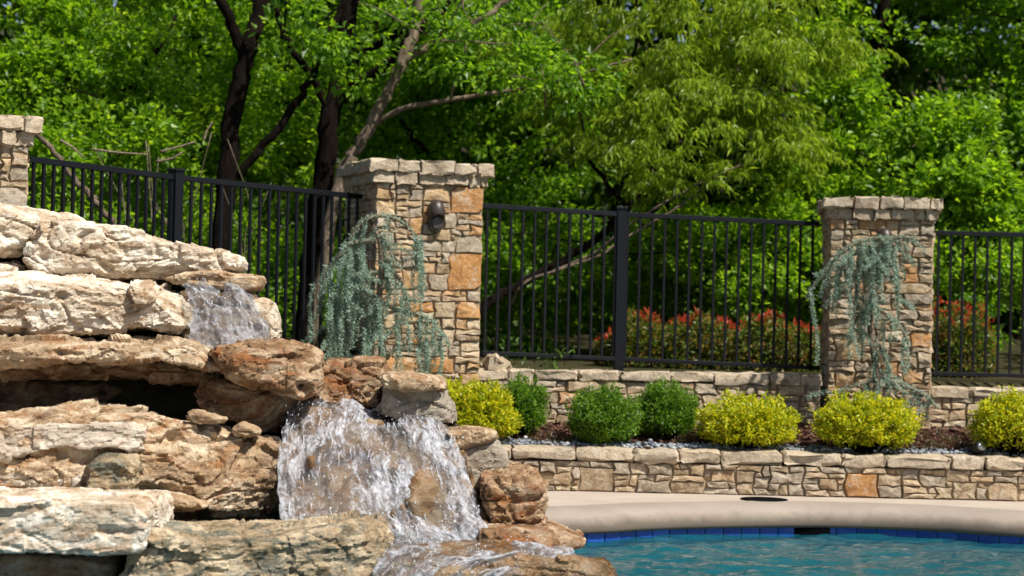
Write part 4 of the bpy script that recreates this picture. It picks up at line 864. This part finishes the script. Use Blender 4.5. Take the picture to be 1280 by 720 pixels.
# woodland beyond, one mass
rw = np.random.default_rng(99); bl = []
for k in range(270):
    px = rw.uniform(-250, 1530); py = rw.uniform(-420, 440); bl.append((px, py, rw.uniform(25.5, 30), rw.uniform(60, 110), rw.uniform(50, 90), 15))
for k in range(60): bl.append((rw.uniform(400, 1330), rw.uniform(240, 420), rw.uniform(25, 29), rw.uniform(60, 100), rw.uniform(40, 70), 15))
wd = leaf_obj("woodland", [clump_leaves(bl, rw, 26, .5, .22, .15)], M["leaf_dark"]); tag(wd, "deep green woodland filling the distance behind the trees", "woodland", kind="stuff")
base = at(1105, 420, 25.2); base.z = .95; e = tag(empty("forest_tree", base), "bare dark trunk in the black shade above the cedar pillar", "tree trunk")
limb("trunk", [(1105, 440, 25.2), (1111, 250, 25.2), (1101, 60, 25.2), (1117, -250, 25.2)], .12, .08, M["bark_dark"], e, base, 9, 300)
ru = np.random.default_rng(98); bl = [(ru.uniform(-200, 1500), ru.uniform(340, 425), ru.uniform(20.8, 25), ru.uniform(40, 80), ru.uniform(22, 50), 11) for _ in range(90)]
ug = leaf_obj("undergrowth", [clump_leaves(bl, ru, 42, .26, .10, .055)], M["leaf_mid"]); tag(ug, "leafy undergrowth covering the ground below the trees", "undergrowth", kind="stuff")
# dead wood
db = limb("dead_branch", [(30, 150, 16.4), (45, 165, 16.4), (70, 195, 16.4), (87, 217, 16.4), (110, 242, 16.4), (128, 262, 16.4), (150, 300, 16.5), (170, 400, 16.6)], .022, .03, M["bark_grey"], None, (0, 0, 0), 7, 71); tag(db, "crooked dead branch leaning behind the fence by the highest boulders", "branch")
V, Fc = [], []; rg = random.Random(8); base = at(235, 420, 17.4); base.z = .92
def brush_stem(pts, r): tube_geo([p - base for p in smooth_path([at(*p) for p in pts], 4)], r, r * .5, 5, V, Fc)
for k in range(11):
    x0 = rg.uniform(190, 330); y0 = rg.uniform(330, 410); x1 = x0 + rg.uniform(-90, 60); y1 = rg.uniform(160, 240); D = rg.uniform(17.3, 18.2)
    brush_stem([(x0, 430, D), ((x0 * .7 + x1 * .3), y0 - 40, D), ((x0 + x1 * 2) / 3 + rg.uniform(-20, 20), (y0 + y1) / 2, D - .1), (x1, y1, D - .2)], rg.uniform(.004, .008))
for pts in ([(115, 187, 17.4), (150, 191, 17.3), (185, 193, 17.3)], [(200, 190, 17.3), (222, 184, 17.3), (245, 177, 17.3)], [(195, 202, 17.3), (215, 198, 17.3), (228, 190, 17.3)], [(75, 175, 17.4), (92, 185, 17.4), (105, 197, 17.4)], [(255, 175, 17.4), (258, 165, 17.4), (266, 152, 17.4)]): brush_stem(pts, .013)
bp = empty("brush_pile", base); tag(bp, "tangle of dry grey twigs behind the sloping fence", "twigs"); tag(pydata("stems", V, Fc, M["bark_pale"], bp, True), kind="stuff")

# red tipped hedges
def hedge(label, x0, x1, ytop, ybot, D, seed, nl=5200):
    rng = np.random.default_rng(seed); a, b = at(x0, ybot, D), at(x1, ybot, D); z0, z1 = a.z - .1, at((x0 + x1) / 2, ytop, D).z; base = (a + b) / 2; base.z = z0
    e = tag(empty("photinia_hedge", base), label, "hedge", "red tipped hedges"); n = nl; u = rng.uniform(0, 1, n); hgt = (z1 - z0) * (1 + .10 * np.sin(u * 23 + seed) + .05 * np.sin(u * 61))
    h = rng.uniform(.02, 1, n) ** .75; dpt = rng.uniform(-1, 1, n) * .34; edge_ = np.clip(np.minimum(u, 1 - u) * 9, .25, 1)
    C = np.stack([a.x + (b.x - a.x) * u - base.x, dpt * edge_, hgt * h * edge_ ** .3], 1); D_ = np.stack([rng.normal(0, .6, n), -.55 + rng.normal(0, .6, n), .3 + rng.normal(0, .5, n)], 1)
    red = (h + rng.normal(0, .05, n) + .05 * np.sin(u * 37)) > .972
    for nm, m, k in (("foliage", M["leaf_photinia"], ~red), ("red_shoots", M["leaf_red"], red)):
        q = k.sum(); V, T = leaves(C[k], D_[k] + (np.array((0, 0, .9)) if nm == "red_shoots" else 0), rng.uniform(.045, .085, q), rng.uniform(.022, .036, q), rng); tag(obj(nm, mesh_np(nm, V, T), m, e), kind="stuff")
    V, Fc = [], []
    for k in range(16):
        p = Vector((rng.uniform(-.45, .45) * (b.x - a.x), rng.uniform(-.15, .15), 0)); tube_geo([p, p + Vector((rng.normal(0, .06), 0, .3)), p + Vector((rng.normal(0, .12), 0, .55))], .012, .005, 5, V, Fc)
    tag(pydata("stems", V, Fc, M["bark_dark"], e, True), kind="stuff")
hedge("long red tipped photinia hedge seen through the fence left of the cedar pillar", 745, 1040, 399, 462, 19.6, 4, 6500)
hedge("red tipped photinia bush seen through the fence beyond the cedar pillar", 1150, 1240, 390, 474, 19.2, 9, 2600)

# ------------------------------------------------------------------ shrubs in the bed
def shrub(name, label, cx, ybase_px, wpx, hpx, D, m, seed, group, nsh=520, per=16, L_=.033, W_=.019, up=.12, lump=.08, cat="shrub"):
    rng = np.random.default_rng(seed); s_ = D / F; c = at(cx, ybase_px, D); base = Vector((c.x, D, float(bed_z(c.x, D)) - .01)); rx, rz = wpx * s_ / 2, hpx * s_
    e = tag(empty(name, base), label, cat, group)
    d = unit(np.stack([rng.normal(0, 1, nsh), rng.normal(0, 1, nsh), rng.normal(.28, .8, nsh)], 1)); d[:, 2] = np.where(d[:, 2] < -.45, -d[:, 2], d[:, 2])
    rr = 1 + lump * fbm(d * 2.2 + seed, 3, seed) * 2 + rng.normal(0, .035 + (.04 if cat == "bush" else .0), nsh); rr = np.where(rng.random(nsh) < .25, rr * rng.uniform(.6, .95, nsh), rr)
    tip = np.stack([d[:, 0] * rx, d[:, 1] * rx * .85, rz * .48 + d[:, 2] * rz * .52], 1) * rr[:, None]; tip[:, 2] = np.maximum(tip[:, 2], .03)
    root = np.array((0, 0, rz * .25)); ax = unit(tip - root + np.array((0, 0, up * rx)))
    q = rng.uniform(0, 1, (nsh, per)); sl_ = .11 * (rx / .4); P = tip[:, None] - ax[:, None] * (q * sl_)[..., None] + rng.normal(0, .012, (nsh, per, 3))
    DD = ax[:, None] * .6 + rng.normal(0, .62, (nsh, per, 3)) + np.array((0, 0, .15)); n = nsh * per
    V, T = leaves(P.reshape(-1, 3), DD.reshape(-1, 3), L_ * rng.uniform(.6, 1.25, n), W_ * rng.uniform(.7, 1.2, n), rng)
    obj("foliage", mesh_np("foliage", V, T), m, e)
    Vt, Ft = [], []
    for k in range(0, nsh, 9): tube_geo([Vector((d[k][0] * .04, d[k][1] * .04, 0)), Vector(tip[k] * .5) + Vector((0, 0, .02)), Vector(tip[k] * .93)], .006, .002, 4, Vt, Ft)
    tag(pydata("stems", Vt, Ft, M["bark_dark"], e, True), kind="stuff"); return e
YG, GG = "yellow spirea shrubs", "clipped green bushes"
shrub("spirea_shrub", "broad yellow shrub beside the mortared lip of the waterfall", 600, 545, 92, 78, 16.05, M["leaf_yellow"], 1, YG, 620)
shrub("spirea_shrub", "small yellow shrub tucked behind the flat topped waterfall rock", 563, 545, 64, 84, 15.95, M["leaf_yellow"], 2, YG, 320)
shrub("spirea_shrub", "yellow shrub standing between a clipped green bush and the cedar pillar", 933, 556, 124, 68, 16.1, M["leaf_yellow"], 3, YG, 720)
shrub("spirea_shrub", "yellow shrub standing right in front of the cedar pillar", 1083, 562, 126, 75, 16.08, M["leaf_yellow"], 4, YG, 740)
shrub("spirea_shrub", "yellow shrub growing beside the small metal spotlight", 1266, 568, 104, 80, 16.08, M["leaf_yellow"], 5, YG, 640)
shrub("clipped_bush", "smallest clipped green bush, growing behind the broad yellow shrub", 653, 530, 58, 67, 16.45, M["leaf_box"], 6, GG, 600, 18, .030, .012, .8, .10, "bush")
shrub("clipped_bush", "clipped green bush set forward between two other green bushes", 755, 543, 84, 72, 16.15, M["leaf_box"], 7, GG, 900, 18, .030, .012, .8, .10, "bush")
shrub("clipped_bush", "clipped green bush against the upper wall beside a yellow shrub", 833, 532, 78, 66, 16.5, M["leaf_box"], 8, GG, 820, 18, .030, .012, .8, .10, "bush")
def creeper(label, cx, ypx, wpx, hpx, D, seed):
    rng = np.random.default_rng(seed); s_ = D / F; c = at(cx, ypx, D); base = Vector((c.x, D, float(bed_z(c.x, D)))); n = 900
    e = tag(empty("creeping_sedum", base), label, "ground cover", "low creeping plants"); r = np.sqrt(rng.uniform(0, 1, n)); a = rng.uniform(0, 6.3, n)
    P = np.stack([np.cos(a) * r * wpx * s_ / 2, np.sin(a) * r * .22, hpx * s_ * rng.uniform(.1, 1, n) * (1 - r ** 2 * .8)], 1)
    V, T = leaves(P, rng.normal(0, .6, (n, 3)) + np.array((0, -.2, .8)), rng.uniform(.02, .045, n), rng.uniform(.007, .013, n), rng); obj("foliage", mesh_np("foliage", V, T), M["leaf_sedum"], e)
creeper("low reddish creeping plant between the cedar pillar and spotlight", 1172, 548, 90, 26, 16.3, 31)
creeper("low green creeping plant below the smallest clipped bush", 690, 540, 70, 14, 16.25, 32)
creeper("low creeping plant between the last green bush and yellow shrub", 868, 540, 50, 12, 16.4, 33)

# weeping blue cedars
def cedar(label, D, base_px, trunk, brs, seed):
    rng = np.random.default_rng(seed); rg = random.Random(seed); base = at(*base_px, D); base.z = float(bed_z(base.x, D)) - .02
    e = tag(empty("weeping_cedar", base), label, "tree", "weeping blue cedars"); sc_ = D / F
    def pth(pts): return smooth_path([at(p[0], p[1], D + (p[2] if len(p) > 2 else 0)) - base for p in pts], 6)
    V, Fc = tube_geo(pth(trunk), .035, .016, 9, wob=.08, rng=rg); pydata("trunk", V, Fc, M["bark_grey"], e, True)
    CC, DD = [], []
    def tufts(path, dens=.021, rad=1.0):
        P = np.array([tuple(p) for p in path]); seg_ = np.linalg.norm(np.diff(P, axis=0), axis=1); L_ = np.concatenate([[0], np.cumsum(seg_)]); m = max(2, int(L_[-1] / dens)); s_ = np.linspace(0, L_[-1], m)
        C = np.stack([np.interp(s_, L_, P[:, i]) for i in range(3)], 1); k = 19; q = unit(rng.normal(0, 1, (m, k, 3)) + np.array((0, 0, -.15))); CC.append((C[:, None] + q * .004 + rng.normal(0, .004, (m, k, 3))).reshape(-1, 3)); DD.append(q.reshape(-1, 3) * rad)
    for pts, ns, l0, l1 in brs:
        path = pth(pts); V, Fc = tube_geo(path, .018, .007, 6, wob=.06, rng=rg); pydata("branch", V, Fc, M["bark_pale"], e, True)
        tufts([p + Vector((0, -.01, .01)) for p in path], .03, .8); n = len(path)
        for k in range(int(ns * .85)):
            f_ = rng.uniform(0, n - 1.001); i = int(f_); st = path[i].lerp(path[i + 1], f_ - i) + Vector((rng.normal(0, .03), rng.normal(0, .05), 0)); ln = rng.uniform(l0, l1); m = 9
            dx, dy = rng.normal(0, .06), rng.normal(-.02, .09); p_ = []
            for j in range(m):
                q = j / (m - 1); p_.append(st + Vector((dx * ln * math.sqrt(q) * 1.4 + .012 * math.sin(7 * q + k), dy * ln * math.sqrt(q) * 1.4, -ln * q + .05 * ln * math.sin(q * 3.1))))
            for p in p_: p.z = max(p.z, .03)
            tufts(p_)
            if rng.random() < .55:
                j = rng.integers(2, 6); q0 = p_[j]; dd = Vector((rng.normal(0, .14), rng.normal(-.03, .1), -rng.uniform(.05, .22))); tufts([q0, q0 + dd * .5 + Vector((0, 0, .02)), q0 + dd])
    C, Dn = np.vstack(CC), np.vstack(DD); n = len(C); L_ = rng.uniform(.016, .034, n); V, T = leaves(C, Dn, L_, .0068, rng, .1, .05); obj("foliage", mesh_np("foliage", V, T), M["leaf_cedar"], e); return e
cedar("weeping blue cedar draped over the shaded side of the bronze light pillar", 15.85, (480, 500), [(480, 510), (478, 440), (474, 380), (477, 335), (474, 300), (462, 272, .05)],
      [([(462, 272), (446, 284), (434, 312), (424, 350), (418, 390)], 15, .35, .95), ([(462, 272), (480, 270), (502, 278), (516, 292), (522, 312)], 11, .2, .55), ([(470, 300), (440, 305), (416, 330), (404, 362), (394, 402)], 12, .2, .6),
       ([(455, 356), (470, 372), (492, 386), (520, 393), (542, 402), (553, 425)], 22, .2, .55), ([(474, 340), (455, 345), (440, 362), (428, 385), (415, 420)], 10, .25, .6), ([(476, 380), (465, 385), (450, 400), (446, 425)], 9, .2, .5), ([(477, 330), (496, 345), (508, 372), (515, 400)], 8, .15, .5), ([(470, 290), (478, 300), (490, 312)], 5, .3, .6)], 51)
cedar("weeping blue cedar draped over the pillar front between yellow shrubs", 16.95, (1092, 520), [(1094, 530), (1096, 470), (1088, 410), (1092, 350), (1098, 315), (1100, 298)],
      [([(1100, 298), (1075, 302), (1050, 318), (1032, 338), (1018, 356), (1008, 372)], 17, .2, .75), ([(1098, 305), (1066, 318), (1048, 348), (1040, 390)], 12, .15, .6), ([(1100, 300), (1112, 312), (1120, 345), (1122, 380)], 7, .15, .5), ([(1100, 298), (1116, 300), (1130, 306), (1136, 325)], 7, .15, .45), ([(1098, 310), (1086, 325), (1074, 350), (1068, 380)], 10, .2, .6),
       ([(1090, 380), (1110, 395), (1126, 410), (1136, 432)], 8, .15, .45), ([(1090, 420), (1102, 438), (1112, 462)], 7, .1, .35), ([(1088, 385), (1070, 400), (1062, 430)], 6, .1, .35), ([(1094, 470), (1120, 480), (1150, 490), (1172, 510)], 10, .06, .2), ([(1092, 475), (1070, 482), (1050, 490)], 6, .05, .15), ([(1100, 300), (1125, 297), (1142, 299)], 3, .03, .1)], 52)

# ------------------------------------------------------------------ lights, skimmer lid
def sconce(p, lx_, z, label, sc_=1.0):
    """hooded bronze wall light on the pillar's front face."""
    loc = p.matrix_basis @ Vector((lx_, -(.505 if lx_ > .03 else .482), z)); e = tag(empty("wall_light", loc, p.rotation_euler.z), label, "light", "bronze wall lights")
    def capsule(w_, h_, n=12): r = w_ / 2; return [(r * math.cos(a), h_ / 2 - r + r * math.sin(a)) for a in np.linspace(0, math.pi, n)] + [(r * math.cos(a), -h_ / 2 + r + r * math.sin(a)) for a in np.linspace(math.pi, 2 * math.pi, n)]
    o = capsule(.135, .27); n = len(o); vs = [(x, 0, z) for x, z in o] + [(x, -.03, z) for x, z in o] + [(x * .9, -.036, z * .95) for x, z in o]
    fs = [(k * n + i, k * n + (i + 1) % n, (k + 1) * n + (i + 1) % n, (k + 1) * n + i) for k in (0, 1) for i in range(n)] + [tuple(range(2 * n, 3 * n))]
    pydata("back_plate", vs, fs, M["bronze"], e)
    vs, fs = [], []; m = 14                                       # hood: quarter dome, open below
    for j in range(7):
        b = j / 6 * math.pi / 2
        for i in range(m + 1):
            a = math.pi * i / m; vs.append((.066 * math.cos(a) * math.cos(b), -.036 - .062 * math.sin(a) * math.cos(b), .03 + .10 * math.sin(b)))
    for i in range(m + 1): a = math.pi * i / m; vs.append((.066 * math.cos(a), -.036 - .062 * math.sin(a), .012 - .03 * abs(math.cos(a))))
    for j in range(6): fs += [(j * (m + 1) + i, j * (m + 1) + i + 1, (j + 1) * (m + 1) + i + 1, (j + 1) * (m + 1) + i) for i in range(m)]
    fs += [(i, 7 * (m + 1) + i, 7 * (m + 1) + i + 1, i + 1) for i in range(m)]
    hd = pydata("hood", vs, fs, M["bronze"], e, True); sd = hd.modifiers.new("s", 'SOLIDIFY'); sd.thickness = .006
    o2 = capsule(.085, .12); pydata("lens", [(x, -.039, z - .055) for x, z in o2] + [(x * .8, -.05, z * .8 - .055) for x, z in o2], [(i, (i + 1) % n, n + (i + 1) % n, n + i) for i in range(n)] + [tuple(range(n, 2 * n))], M["lamp_glass"], e)
    return e
sconce(p2, (546 - 540) / 140, at(546, 271, 16.6).z - .42, "bronze hooded wall light high on the sunlit pillar face")
sconce(p3, (1100 - 1097) / 138, at(1100, 304, 17.3).z - .40, "bronze wall light half hidden behind the cedar on its pillar")
loc = at(1222, 541, 16.0); loc.z = at(1222, 541, 16.0).z; zb = float(bed_z(loc.x, 16.0)); e = tag(empty("spotlight", (loc.x, loc.y, zb)), "small metal spotlight on a stake in the bed beside a shrub", "light")
bm = bmesh.new(); bmesh.ops.create_cone(bm, cap_ends=True, segments=18, radius1=.052, radius2=.038, depth=.12); bmesh.ops.bevel(bm, geom=[x for x in bm.edges if x.calc_face_angle(0) > .8], offset=.008, segments=2, affect='EDGES')
hd = bm_obj("lamp_head", bm, M["black_plastic"], e, True, (0, 0, .085)); hd.rotation_euler = (R(-118), 0, R(30))
bm = bmesh.new(); bmesh.ops.create_uvsphere(bm, u_segments=16, v_segments=8, radius=.047); bmesh.ops.scale(bm, vec=(1, 1, .4), verts=bm.verts); bm_obj("lens", bm, M["steel"], hd, True, (0, 0, -.058))
bm = bmesh.new(); bmesh.ops.create_cone(bm, cap_ends=True, segments=10, radius1=.012, radius2=.012, depth=.1); bm_obj("stake", bm, M["black_plastic"], e, True, (0, 0, .03))
c = onz(955, 624.3, 0); e = tag(empty("skimmer_lid", (c.x, c.y, 0)), "round black skimmer lid set in the pool deck", "lid")
bm = bmesh.new(); bmesh.ops.create_cone(bm, cap_ends=True, segments=40, radius1=.165, radius2=.160, depth=.006); bm_obj("cover", bm, M["void"], e, False, (0, 0, .001))
vs, fs = [], []
for i in range(40):
    a = 2 * math.pi * i / 40
    for r_, z_ in ((.166, -.002), (.168, .005), (.182, .005), (.186, -.002)): vs.append((r_ * math.cos(a), r_ * math.sin(a), z_))
for i in range(40):
    for k in range(3): fs.append((i * 4 + k, ((i + 1) % 40) * 4 + k, ((i + 1) % 40) * 4 + k + 1, i * 4 + k + 1))
pydata("rim", vs, fs, M["void"], e)
# weeds under the fence
for k, (px, py, D, h, lab) in enumerate([(690, 452, 17.5, .22, "tuft of weeds growing through the fence foot by a pillar"), (640, 455, 18.2, .3, "leafy weeds behind the fence, near the loose stone")]):
    rgn = np.random.default_rng(700 + k); c = at(px, py, D); e = tag(empty("weed", (c.x, c.y, .86)), lab, "weed", "weeds along the fence"); n = 60
    V, T = leaves(np.stack([rgn.normal(0, .1, n), rgn.normal(0, .05, n), rgn.uniform(0, h, n)], 1), rgn.normal(0, .6, (n, 3)) + np.array((0, 0, .6)), rgn.uniform(.05, .1, n), rgn.uniform(.015, .03, n), rgn); obj("foliage", mesh_np("foliage", V, T), M["leaf_grass"], e)
